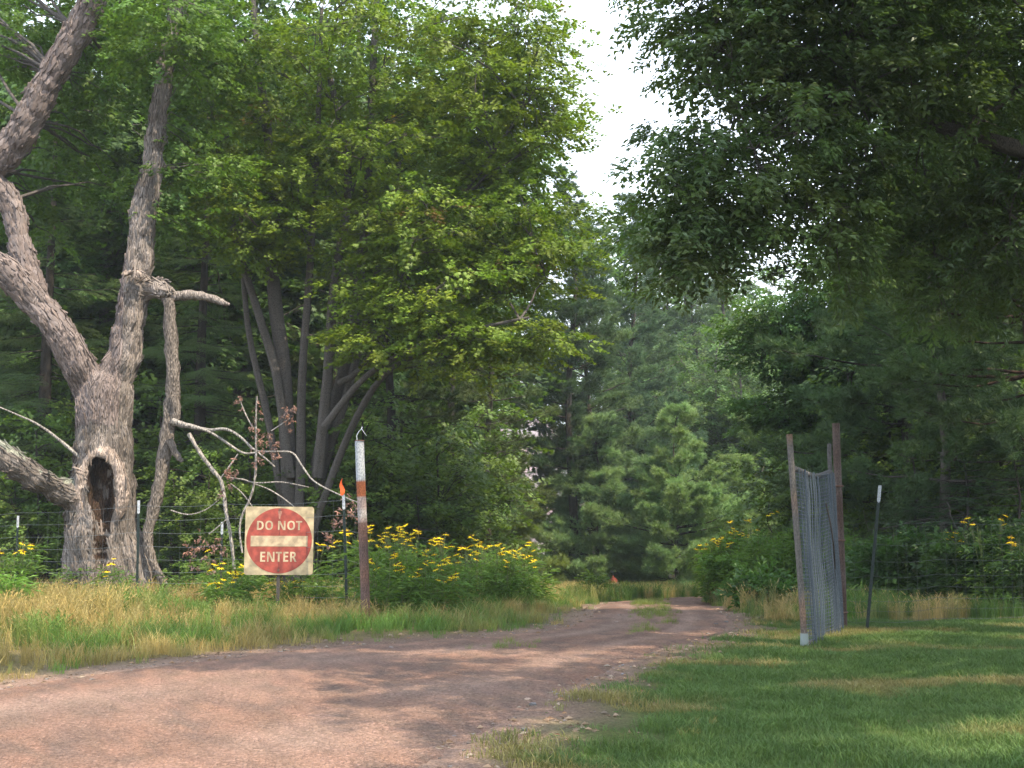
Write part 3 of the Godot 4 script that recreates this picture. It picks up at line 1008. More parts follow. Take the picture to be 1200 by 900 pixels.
func gate() -> void:
	# hinge post
	var base := Vector3(3.932, -0.004, -15.400)
	base.y = ground(base.x, base.z)
	var top := Vector3(3.910, 2.426, -15.400)
	var hp := thing("gate_post", "tall rusty brown pipe post carrying the mesh gate", "post", base)
	rusty_pipe(hp, "pipe", Vector3(0, -0.3, 0), top - base, 0.045, func(t: float): return Color(0.105, 0.064, 0.05).lerp(Color(0.16, 0.12, 0.105), clampf(0.6 * sin(t * 23.0) * sin(t * 7.0) + t * 0.7, 0, 1)))
	for v in [571, 634, 717]:
		var t: float = (735.0 - v) / 238.0
		var b := Mb.new()
		var ringp := PackedVector3Array()
		var c: Vector3 = (top - base) * t
		for k in 17: ringp.append(c + Vector3(cos(TAU * k / 16.0) * 0.064 - 0.012, 0, sin(TAU * k / 16.0) * 0.064))
		b.tube(ringp, taper(0.011, 0.011, 17), 6)
		put("hinge_band", b.done(), M.rust_plain, hp)
	# the gate leaf itself, swung open towards the camera
	var near_b := Vector3(2.925, -0.040, -13.000)
	near_b.y = ground(near_b.x, near_b.z) + 0.02
	var near_t := Vector3(2.825, 2.137, -13.000)
	var o := thing("mesh_gate", "open farm gate of sagging grey wire mesh in a bent pipe frame", "gate", near_b)
	rusty_pipe(o, "latch_pole", Vector3.ZERO, near_t - near_b, 0.031, func(t: float): return Color(0.15, 0.135, 0.12).lerp(Color(0.23, 0.13, 0.075), clampf(1.6 * sin(t * 9.5 + 0.7) * sin(t * 4.0) - 0.15, 0, 1)))
	var foot_cap := Mb.new()
	foot_cap.tube(PackedVector3Array([Vector3(0, 0, 0), Vector3(0, 0.12, 0)]), PackedFloat32Array([0.041, 0.041]), 12)
	put("pole_shoe", foot_cap.done(), M.pole_shoe, o)
	var A := Vector3(2.860, 1.791, -13.000) - near_b
	var B := Vector3(3.354, 1.751, -14.200) - near_b
	var Cc := Vector3(3.773, 1.833, -15.200) - near_b
	var D := Vector3(2.935, 0.035, -13.000) - near_b
	var E_ := Vector3(3.413, -0.035, -14.200) - near_b
	var F_ := Vector3(3.837, 0.028, -15.200) - near_b
	var up_far := Vector3(3.772, 2.167, -15.200) - near_b
	var rails := [["top_rail", [A, B, Cc], 0.03], ["bottom_rail", [D, E_, F_], 0.032], ["hinge_stile", [up_far, Cc, F_], 0.026]]
	for r in rails:
		var b := Mb.new()
		var pts := []
		for p in r[1]: pts.append([p, r[2]])
		var c := chain(pts)
		b.col = Color(0.13, 0.125, 0.12) if r[0] != "bottom_rail" else Color(0.27, 0.21, 0.18)
		b.tube(c[0], c[1], 8, 0.04)
		put(r[0], b.done(), M.rust, o)
	var wire := Mb.new()
	rng.seed = 9
	var side := Vector3(1, 0, 0.35).normalized()
	var rows := 46
	var colsn := 44
	var grid := []
	for j in rows + 1:
		var line := PackedVector3Array()
		var v := float(j) / rows
		for i in colsn + 1:
			var u := float(i) / colsn
			var tp := A.lerp(B, u * 2.0) if u < 0.5 else B.lerp(Cc, u * 2.0 - 1.0)
			var bt := D.lerp(E_, u * 2.0) if u < 0.5 else E_.lerp(F_, u * 2.0 - 1.0)
			var p := bt.lerp(tp, v)
			var edge := sin(PI * u)
			p += side * (0.06 * sin(u * 10.0 + 0.5) + 0.015 * sin(u * 23.0 + v * 2.0) + 0.012 * sin(v * 9.0)) * edge
			line.append(p)
		grid.append(line)
	wire.col = Color(0.13, 0.155, 0.18)
	for j in rows + 1:
		wire.tube(grid[j], taper(0.0045, 0.0045, colsn + 1), 4, 0, false)
	for i in range(0, colsn + 1):
		var line := PackedVector3Array()
		for j in range(0, rows + 1, 2): line.append(grid[j][i] + Vector3(0.002, 0, 0.004))
		wire.tube(line, taper(0.003, 0.003, line.size()), 4, 0, false)
	put("wire_mesh", wire.done(), M.galvanised, o, true)
	# a second length of netting hung loose over the first
	var net := Mb.new()
	net.col = Color(0.115, 0.142, 0.168)
	for i in range(0, colsn + 1, 1):
		var line := PackedVector3Array()
		for j in range(0, rows + 1, 2): line.append(grid[j][i] + side * (0.05 + 0.03 * sin(i * 0.7)) - Vector3(0, 0, 0.012))
		net.tube(line, taper(0.0048, 0.0048, line.size()), 4, 0, false)
	put("loose_netting", net.done(), M.galvanised, o, true)
	var ch := Mb.new()
	var cp := chain([[Vector3(3.341, 1.449, -14.100) - near_b + side * 0.1, 0.008], [Vector3(3.404, 1.122, -14.200) - near_b + side * 0.12, 0.008], [Vector3(3.543, 0.738, -14.500) - near_b + side * 0.08, 0.008], [Vector3(3.746, 0.376, -15.000) - near_b, 0.008], [Vector3(3.831, 0.206, -15.200) - near_b, 0.008]])
	ch.col = Color(0.07, 0.055, 0.045)
	ch.tube(cp[0], cp[1], 6, 0.2)
	put("tie_wire", ch.done(), M.rust, o)

func left_post() -> void:
	var base := Vector3(-1.788, -0.010, -16.000)
	base.y = ground(base.x, base.z)
	var top := Vector3(-1.905, 2.245, -16.000)
	var o := thing("gate_post", "thick leaning pipe post, white above and rust below, near the sign", "post", base)
	rusty_pipe(o, "pipe", Vector3(0, -0.3, 0), top - base, 0.058, func(t: float):
		var h := t * 1.13 - 0.13
		var white := Color(0.46, 0.475, 0.49)
		var rust := Color(0.21, 0.115, 0.085).lerp(Color(0.15, 0.095, 0.08), 0.5 + 0.5 * sin(t * 31.0))
		var c := rust
		if h > 0.55: c = Color(0.42, 0.37, 0.34).lerp(Color(0.33, 0.13, 0.07), clampf(0.6 + sin(h * 60.0), 0, 1) * 0.3)
		if h > 0.695 and h < 0.775: c = Color(0.36, 0.115, 0.05)
		if h > 0.775: c = white
		return c, 90)
	var lid := Mb.new()
	lid.tube(PackedVector3Array([top - base, top - base + Vector3(0, 0.012, 0)]), PackedFloat32Array([0.064, 0.062]), 14)
	put("rim", lid.done(), M.rust_plain, o)
	var w := Mb.new()
	var p := PackedVector3Array()
	for k in 9: p.append(top - base + Vector3(-0.03 + 0.012 * k - 0.02 * sin(k * 1.3), 0.01 + 0.17 * sin(PI * k / 9.0), 0.02 * cos(k)))
	w.tube(p, taper(0.004, 0.003, 9), 5)
	put("wire_loop", w.done(), M.galvanised, o)

func hydrant() -> void:
	var at := Vector3(3.436, -1.269, -44.000)
	at.y = ground(at.x, at.z)
	at.y += 0.12
	var o := thing("hydrant", "small red hydrant in the grass at the far bend", "hydrant", at)
	o.scale = Vector3.ONE * 1.15
	for q in [["barrel", [[-0.2, 0.12], [0.16, 0.12], [0.18, 0.11]], "hydrant_red"], ["flange", [[0.18, 0.16], [0.22, 0.16], [0.225, 0.14]], "hydrant_pale"], ["bonnet", [[0.225, 0.14], [0.3, 0.13], [0.36, 0.08], [0.38, 0.03], [0.42, 0.028]], "hydrant_red"]]:
		var b := Mb.new()
		var p := PackedVector3Array()
		var r := PackedFloat32Array()
		for s in q[1]: p.append(Vector3(0, s[0], 0)); r.append(s[1])
		b.tube(p, r, 14)
		put(q[0], b.done(), M[q[2]], o)
	for sd in [-1, 1]:
		var b := Mb.new()
		b.tube(PackedVector3Array([Vector3(0.1 * sd, 0.1, 0), Vector3(0.17 * sd, 0.1, 0)]), PackedFloat32Array([0.05, 0.05]), 10)
		put("outlet", b.done(), M.hydrant_red, o)

func dead_limb() -> void:
	var foot := Vector3(-5.723, -0.152, -21.000)
	foot.y = ground(foot.x, foot.z)
	var o := thing("fallen_limb", "dead limb hanging from the hollow maple with bare pale twigs", "branch", foot)
	var main := Mb.new()
	for c in [[[Vector3(-5.752, 4.943, -21.200), 0.092], [Vector3(-5.728, 4.582, -21.200), 0.106], [Vector3(-5.685, 4.078, -21.200), 0.113], [Vector3(-5.641, 3.505, -21.200), 0.120], [Vector3(-5.672, 3.077, -21.200), 0.120], [Vector3(-5.717, 2.651, -21.200), 0.120], [Vector3(-5.786, 2.086, -21.200), 0.113], [Vector3(-5.858, 1.664, -21.200), 0.106], [Vector3(-5.933, 1.314, -21.200), 0.099], [Vector3(-5.993, 0.965, -21.200), 0.085], [Vector3(-5.912, 0.617, -21.200), 0.071], [Vector3(-5.734, 0.271, -21.200), 0.064], [Vector3(-5.530, -0.061, -21.200), 0.057]], [[Vector3(-5.609, 3.281, -21.100), 0.084], [Vector3(-5.546, 3.040, -21.100), 0.077], [Vector3(-5.596, 2.828, -21.100), 0.070]], [[Vector3(-5.646, 2.574, -21.100), 0.070], [Vector3(-5.570, 2.391, -21.100), 0.056], [Vector3(-5.483, 2.265, -21.100), 0.049], [Vector3(-5.425, 2.209, -21.100), 0.028]]]:
		var s := chain(c)
		for i in s[0].size(): s[0][i] -= foot
		main.col = Color(0.2, 0.165, 0.14)
		main.tube(s[0], s[1], 8, 0.14)
	put("limb", main.done(), M.bark_old, o)
	for c in [
		[[Vector3(-5.558, 2.856, -20.900), 0.064], [Vector3(-5.418, 2.814, -20.900), 0.056], [Vector3(-5.235, 2.772, -20.900), 0.042], [Vector3(-4.954, 2.716, -20.900), 0.031], [Vector3(-4.631, 2.716, -20.700), 0.025], [Vector3(-4.358, 2.572, -20.600), 0.021], [Vector3(-4.100, 2.360, -20.500), 0.018], [Vector3(-3.740, 2.341, -20.400), 0.016], [Vector3(-3.494, 2.314, -20.400), 0.016], [Vector3(-3.325, 2.107, -20.300), 0.015], [Vector3(-3.116, 1.861, -20.200), 0.013], [Vector3(-2.710, 1.657, -20.000), 0.012], [Vector3(-2.351, 1.510, -19.900), 0.009]],
		[[Vector3(-5.056, 2.737, -20.800), 0.025], [Vector3(-4.803, 2.612, -20.800), 0.022], [Vector3(-4.578, 2.459, -20.800), 0.021], [Vector3(-4.353, 2.334, -20.800), 0.019], [Vector3(-4.132, 2.348, -20.800), 0.015]],
		[[Vector3(-4.084, 3.229, -20.400), 0.012], [Vector3(-4.091, 2.873, -20.400), 0.015], [Vector3(-4.084, 2.573, -20.400), 0.018], [Vector3(-4.078, 2.260, -20.400), 0.019], [Vector3(-4.085, 1.948, -20.400), 0.019], [Vector3(-4.146, 1.623, -20.400), 0.019], [Vector3(-4.288, 1.300, -20.400), 0.018], [Vector3(-4.310, 1.045, -20.400), 0.016], [Vector3(-4.262, 0.737, -20.400), 0.015]],
		[[Vector3(-4.378, 3.184, -20.500), 0.008], [Vector3(-4.276, 2.936, -20.500), 0.011], [Vector3(-4.148, 2.716, -20.500), 0.012]], [[Vector3(-5.288, 2.660, -20.900), 0.036], [Vector3(-5.099, 2.353, -20.900), 0.033], [Vector3(-4.869, 2.047, -20.900), 0.033], [Vector3(-4.725, 1.853, -20.900), 0.033], [Vector3(-4.645, 1.383, -20.900), 0.031], [Vector3(-4.535, 0.832, -20.900), 0.028], [Vector3(-4.448, 0.013, -20.900), 0.025]],
		[[Vector3(-4.527, 1.924, -20.500), 0.014], [Vector3(-4.295, 1.897, -20.500), 0.014], [Vector3(-4.089, 1.842, -20.500), 0.014], [Vector3(-3.681, 1.856, -20.500), 0.011], [Vector3(-3.243, 1.774, -20.500), 0.007]], [[Vector3(-4.116, 1.829, -20.500), 0.012], [Vector3(-3.869, 1.734, -20.500), 0.012], [Vector3(-3.649, 1.598, -20.500), 0.011], [Vector3(-3.469, 1.462, -20.500), 0.008]], [[Vector3(-4.052, 2.328, -20.400), 0.014], [Vector3(-3.914, 2.219, -20.400), 0.014], [Vector3(-3.776, 2.097, -20.400), 0.012]],
		[[Vector3(-4.686, 1.900, -20.600), 0.014], [Vector3(-4.527, 2.132, -20.600), 0.014], [Vector3(-4.407, 2.311, -20.600), 0.011]], [[Vector3(-4.498, 1.829, -20.500), 0.011], [Vector3(-4.304, 1.679, -20.500), 0.010], [Vector3(-4.080, 1.381, -20.500), 0.007]], [[Vector3(-5.493, 1.409, -20.700), 0.011], [Vector3(-5.217, 1.341, -20.700), 0.011], [Vector3(-4.944, 1.409, -20.700), 0.010], [Vector3(-4.728, 1.573, -20.700), 0.008]], [[Vector3(-4.772, 1.033, -20.300), 0.011], [Vector3(-4.627, 1.153, -20.300), 0.009], [Vector3(-4.508, 1.260, -20.300), 0.008]], [[Vector3(-3.860, 2.675, -20.500), 0.010], [Vector3(-3.698, 2.785, -20.500), 0.010], [Vector3(-3.563, 2.881, -20.500), 0.007]], [[Vector3(-8.625, 3.163, -21.200), 0.011], [Vector3(-8.221, 2.992, -21.200), 0.014], [Vector3(-7.933, 2.864, -21.200), 0.018], [Vector3(-7.642, 2.680, -21.200), 0.023], [Vector3(-7.322, 2.425, -21.200), 0.028], [Vector3(-7.002, 2.156, -21.200), 0.034]]]:
		var b := Mb.new()
		var s := chain(c)
		for i in s[0].size(): s[0][i] -= foot
		b.col = Color(0.36, 0.32, 0.28)
		b.tube(s[0], s[1], 6, 0.12)
		put("twig", b.done(), M.bark_old, o)
	rng.seed = 21
	var xf := []
	var cols := PackedColorArray()
	for q in [Vector3(-4.555, 1.924, -20.500), Vector3(-4.592, 1.761, -20.500), Vector3(-3.533, 2.928, -20.400), Vector3(-3.585, 2.832, -20.400), Vector3(-3.920, 2.518, -20.400), Vector3(-3.809, 2.410, -20.400), Vector3(-4.054, 2.410, -20.400), Vector3(-4.003, 2.215, -20.300), Vector3(-4.078, 2.942, -20.400), Vector3(-4.341, 3.092, -20.400), Vector3(-3.753, 2.328, -20.400), Vector3(-4.867, 0.954, -20.200), Vector3(-4.809, 0.782, -20.200), Vector3(-4.650, 0.848, -20.200), Vector3(-4.966, 0.649, -20.200), Vector3(-4.722, 0.477, -20.200), Vector3(-2.498, 1.481, -19.600), Vector3(-2.392, 1.326, -19.600), Vector3(-2.599, 1.300, -19.600), Vector3(-2.702, 1.222, -19.600), Vector3(-2.273, 1.222, -19.600), Vector3(-2.802, 0.965, -19.600), Vector3(-4.568, 0.742, -20.200), Vector3(-5.051, 0.848, -20.200), Vector3(-4.066, 2.662, -20.300), Vector3(-4.455, 2.083, -20.400)]:
		for k in 7:
			xf.append(Transform3D(Basis(ball().normalized(), rr(0, TAU)).scaled(Vector3.ONE * rr(0.3, 0.6)), q - foot + ball() * Vector3(0.11, 0.2, 0.11)))
			cols.append(toned(Color(0.33, 0.205, 0.165), 0.35))
	scatter("dead_leaves", meshes.dead, M.dead_leaf, xf, cols, o)

# ---------------------------------------------------------------- ground cover
func cover(called: String, label: String, category: String, mesh: String, mat_: String, n: int, area: Rect2, keep: Callable, tint: Callable, size: Callable, seed_: int) -> void:
	rng.seed = seed_
	var xf := []
	var cols := PackedColorArray()
	for i in n:
		var x := rr(area.position.x, area.end.x)
		var z := rr(area.position.y, area.end.y)
		var k: float = keep.call(x, z)
		if k <= 0.0 or rng.randf() > k: continue
		var s: float = size.call(x, z)
		xf.append(Transform3D(Basis(Vector3.UP, rr(0, TAU)).scaled(Vector3(rr(0.9, 1.15), rr(0.75, 1.2), 1) * s), on(x, z) - Vector3(0, 0.004, 0)))
		cols.append(tint.call(x, z))
	var o := scatter(called, meshes[mesh], M[mat_], xf, cols, self)
	tag(o, label, category)


func materials() -> void:
	var fine := grey_tex(3, 0.05, 0.68, 1.0, 0, 256, 5, 1.8)
	var barkh := grey_tex(8, 0.045, 0.0, 1.0, 2, 512, 5, 1.5)
	var barkc := grey_tex(8, 0.045, 0.45, 1.0, 2, 512, 5, 1.5)
	var barkold := grey_tex(18, 0.05, 0.4, 1.0, 2, 512, 5, 1.8)
	var gravel := pebble_tex(14, 9000, 1.2, 6.0, 0.7, 1.0, false)
	var gravelh := pebble_tex(14, 9000, 1.2, 6.0, 0, 1, true)
	mat("bark_old", Color(1.35, 1.35, 1.35), 0.92, true, barkold, Vector3(1.1, 0.22, 1.1), barkh, 3.5, 0.25)
	mat("bark_plate", Color(1, 1, 1), 0.9, true, fine, Vector3(6, 2, 6), null, 1, 0.25)
	mat("bark_grey", Color(0.19, 0.165, 0.145), 0.95, false, barkc, Vector3(3, 0.8, 3), barkh, 1.5, 0.2)
	mat("bark_dark", Color(0.095, 0.08, 0.068), 0.95, false, barkc, Vector3(3, 0.8, 3), barkh, 1.5, 0.2)
	mat("bark_red", Color(0.10, 0.065, 0.05), 0.95, false, barkc, Vector3(3, 0.9, 3), barkh, 1.8, 0.2)
	mat("stem", Color(0.10, 0.12, 0.04), 0.8, false)
	leafy("leaf", Color(0.85, 0.95, 0.35))
	leafy("leaf_dark", Color(0.65, 0.75, 0.28), 0.45, 0.5)
	leafy("needles", Color(0.5, 0.62, 0.3), 0.55, 0.4)
	leafy("grass", Color(0.6, 0.7, 0.35), 0.6, 0.3)
	leafy("petal", Color(0.8, 0.7, 0.3), 0.6, 0.3)
	leafy("dead_leaf", Color(0.4, 0.3, 0.2), 0.8, 0.2)
	mat("earth", Color(1.2, 1.2, 1.2), 0.97, true, gravel, Vector3.ONE * 0.9, gravelh, 1.2, 0.15)
	mat("track", Color(1.25, 1.25, 1.25), 0.95, true, gravel, Vector3.ONE * 0.8, gravelh, 2.0, 0.2)
	mat("stone", Color(1, 1, 1), 0.85, true, fine, Vector3.ONE * 9, null, 1, 0.3)
	mat("bank", Color(1, 1, 1), 0.95, true, fine, Vector3.ONE * 0.1, null, 1, 0.1)
	mat("post_green", Color(0.018, 0.032, 0.026), 0.55, false, fine, Vector3.ONE * 6)
	mat("post_white", Color(0.55, 0.58, 0.6), 0.6, false, fine, Vector3.ONE * 8)
	mat("fence_wire", Color(0.20, 0.21, 0.21), 0.5, false)
	M.fence_wire.metallic = 0.5
	mat("dark_wire", Color(0.085, 0.09, 0.085), 0.6, false)
	mat("pole_shoe", Color(0.2, 0.23, 0.21), 0.7, false)
	mat("galvanised", Color(1, 1, 1), 0.5, true, fine, Vector3.ONE * 5)
	M.galvanised.metallic = 0.35
	mat("rust", Color(1, 1, 1), 0.8, true, fine, Vector3(4, 2, 4), grey_tex(21, 0.06, 0, 1), 0.25, 0.3)
	mat("rust_plain", Color(0.19, 0.105, 0.075), 0.8, false, fine, Vector3.ONE * 7)
	var worn := grey_tex(33, 0.012, 0.78, 1.0, 0, 512, 6, 1.9)
	mat("sign_cream", Color(0.47, 0.375, 0.225), 0.55, false, worn, Vector3.ONE * 0.9)
	mat("sign_cream_flat", Color(0.47, 0.355, 0.225), 0.55, false, worn, Vector3.ONE * 1.3)
	mat("sign_red", Color(0.34, 0.064, 0.042), 0.5, false, worn, Vector3.ONE * 1.1)
	mat("sign_scrape", Color(0.42, 0.20, 0.14), 0.6, false, worn, Vector3.ONE * 2)
	mat("sign_crease", Color(0.25, 0.05, 0.035), 0.6, false, worn, Vector3.ONE * 3)
	mat("sign_post", Color(0.10, 0.085, 0.07), 0.7, false, fine, Vector3.ONE * 5)
	mat("flag_orange", Color(0.75, 0.12, 0.025), 0.7, false)
	M.flag_orange.backlight_enabled = true
	M.flag_orange.backlight = Color(0.5, 0.3, 0.2)
	mat("hydrant_red", Color(0.24, 0.055, 0.04), 0.5, false)
	mat("hydrant_pale", Color(0.33, 0.22, 0.17), 0.6, false)

func land() -> void:
	var patch := FastNoiseLite.new()
	patch.seed = 6
	patch.frequency = 0.35
	patch.fractal_octaves = 4
	# the ground: one sheet, fine near the camera and coarse out to the horizon
	var xs := PackedFloat32Array()
	var zs := PackedFloat32Array()
	for v in [-1500.0, -600.0, -250.0, -120.0, -70.0, -45.0, -32.0, -24.0, -19.0, -16.0]: xs.append(v)
	for i in 101: xs.append(-14.0 + i * 0.28)
	for v in [16.0, 19.0, 24.0, 32.0, 45.0, 70.0, 120.0, 250.0, 600.0, 1500.0]: xs.append(v)
	for v in [300.0, 100.0, 40.0, 15.0, 5.0, 0.0, -3.0]: zs.append(v)
	for i in 130: zs.append(-5.0 - i * 0.25)
	for v in [-40.0, -43.0, -46.0, -50.0, -54.0, -60.0, -70.0, -85.0, -110.0, -160.0, -300.0, -600.0, -1200.0, -2200.0]: zs.append(v)
	var b := Mb.new()
	for z in zs:
		for x in xs:
			b.V.append(on(x, z))
			var near := x > -14.5 and x < 14.5 and z < -2.0 and z > -40.0
			var n := patch.get_noise_2d(x, z)
			var n2 := patch.get_noise_2d(x * 4.0 + 40.0, z * 4.0)
			var forest := Color(0.055, 0.044, 0.028)
			var c := forest
			if near:
				var td := track_dist(x, z)
				var inside := in_track(x, z)
				if x < 0.0 and not inside and z > -24.0 and x < 2.0:
					c = Color(0.17, 0.135, 0.065).lerp(forest, smoothstep(19.0, 22.0, -z))
				elif z > -17.0: c = Color(0.085, 0.105, 0.035).lerp(Color(0.19, 0.165, 0.075), smoothstep(0.05, 0.45, n))
				elif z > -40.0 and absf(x - 3.0) < 4.5: c = Color(0.14, 0.13, 0.055)
				c = c.lerp(Color(0.235, 0.155, 0.118), clampf(1.0 - (td - 0.1 + n2 * 0.4) / 0.55, 0, 1) if not inside else 1.0)
			elif z < -40.0 and absf(x - 5.0) < 9.0 and z > -70.0: c = Color(0.13, 0.125, 0.05)
			b.C.append(c * (1.0 + 0.35 * n + 0.25 * n2))
			var e := 0.3
			b.N.append(Vector3(ground(x - e, z) - ground(x + e, z), 2 * e, ground(x, z - e) - ground(x, z + e)).normalized())
	var w := xs.size()
	for j in zs.size() - 1:
		for i in w - 1:
			var a := j * w + i
			b.I.append_array([a, a + w, a + 1, a + 1, a + w, a + w + 1])
	var g := put("ground", b.done(), M.earth, self)
	g.set_meta("kind", "structure")
	tag(g, "grassy and earthy ground of the clearing and the wood", "ground")
	# the track: a crowned sheet of red gravel with two wheel ruts and ragged edges
	var t := Mb.new()
	var across := 22
	var len_ := edge_l.size()
	for i in len_:
		for k in across + 1:
			var u := float(k) / across
			var q := edge_l[i].lerp(edge_r[i], u)
			var dirv := (edge_r[i] - edge_l[i]).normalized()
			if k == 0 or k == across: q += dirv * 0.22 * patch.get_noise_2d(q.x * 5.0, q.y * 5.0)
			var n := patch.get_noise_2d(q.x * 1.2, q.y * 1.2)
			var n2 := patch.get_noise_2d(q.x * 7.0, q.y * 7.0)
			var rut := maxf(exp(-pow((u - 0.27) / 0.1, 2.0)), exp(-pow((u - 0.73) / 0.1, 2.0)))
			var h := 0.034 * (1.0 - pow(absf(2.0 * u - 1.0), 5.0)) - 0.008 - 0.012 * rut * smoothstep(10.0, 15.0, -q.y) + 0.006 * n2
			if k == 0 or k == across: h = -0.012
			t.V.append(Vector3(q.x, ground(q.x, q.y) + h, q.y))
			var c := Color(0.262, 0.151, 0.108).lerp(Color(0.268, 0.18, 0.14), clampf(rut * 0.6 + n, 0, 1))
			c *= 1.0 + 0.35 * patch.get_noise_2d(u * 22.0 + 200.0, q.y * 0.35)
			c = c.lerp(Color(0.135, 0.1, 0.083), clampf(0.28 - n2 * 1.3 - n * 0.5, 0, 0.7) * (1.0 - rut * 0.5))
			t.C.append(c)
			t.N.append(Vector3(-0.1 * n2, 1, 0.1 * n).normalized())
	for i in len_ - 1:
		for k in across:
			var a := i * (across + 1) + k
			t.I.append_array([a, a + across + 1, a + 1, a + 1, a + across + 1, a + across + 2])
	var tr := put("dirt_track", t.done(), M.track, self)
	tr.set_meta("kind", "structure")
	tag(tr, "reddish gravel track curving away into the wood", "road")
	# a pinkish bank of spoil far off beyond the trees
	var s := Mb.new()
	for j in 13:
		for i in 25:
			var x := -30.0 + i * 3.0
			var v := j / 12.0
			var n := patch.get_noise_2d(x * 0.6, v * 20.0)
			s.V.append(Vector3(x, -3.5 + 16.0 * sin(v * PI * 0.5) * (0.55 + 0.45 * cos(clampf(x * 0.16 - 0.3, -PI, PI))) + n * 1.5, -118.0 - v * 26.0 + n * 2.0))
			s.N.append(Vector3(n * 0.6, 0.7, 0.7).normalized())
			s.C.append(Color(0.40, 0.27, 0.275).lerp(Color(0.30, 0.29, 0.30), clampf(0.5 + n * 1.8, 0, 1)))
	for j in 12:
		for i in 24:
			var a := j * 25 + i
			s.I.append_array([a, a + 25, a + 1, a + 1, a + 25, a + 26])
	var sb := put("spoil_bank", s.done(), M.bank, self)
	sb.set_meta("kind", "structure")
	tag(sb, "pinkish bare bank glimpsed far off through the trees", "hill")

func stem_of(at: Vector3, pts: Array) -> Array:
	var out := []
	for p in pts: out.append([p[0] - at, p[1]])
	return out

func env_of(at: Vector3, list: Array) -> Array:
	var out := []
	for e in list: out.append([e[0] - at, e[1], e[2]])
	return out

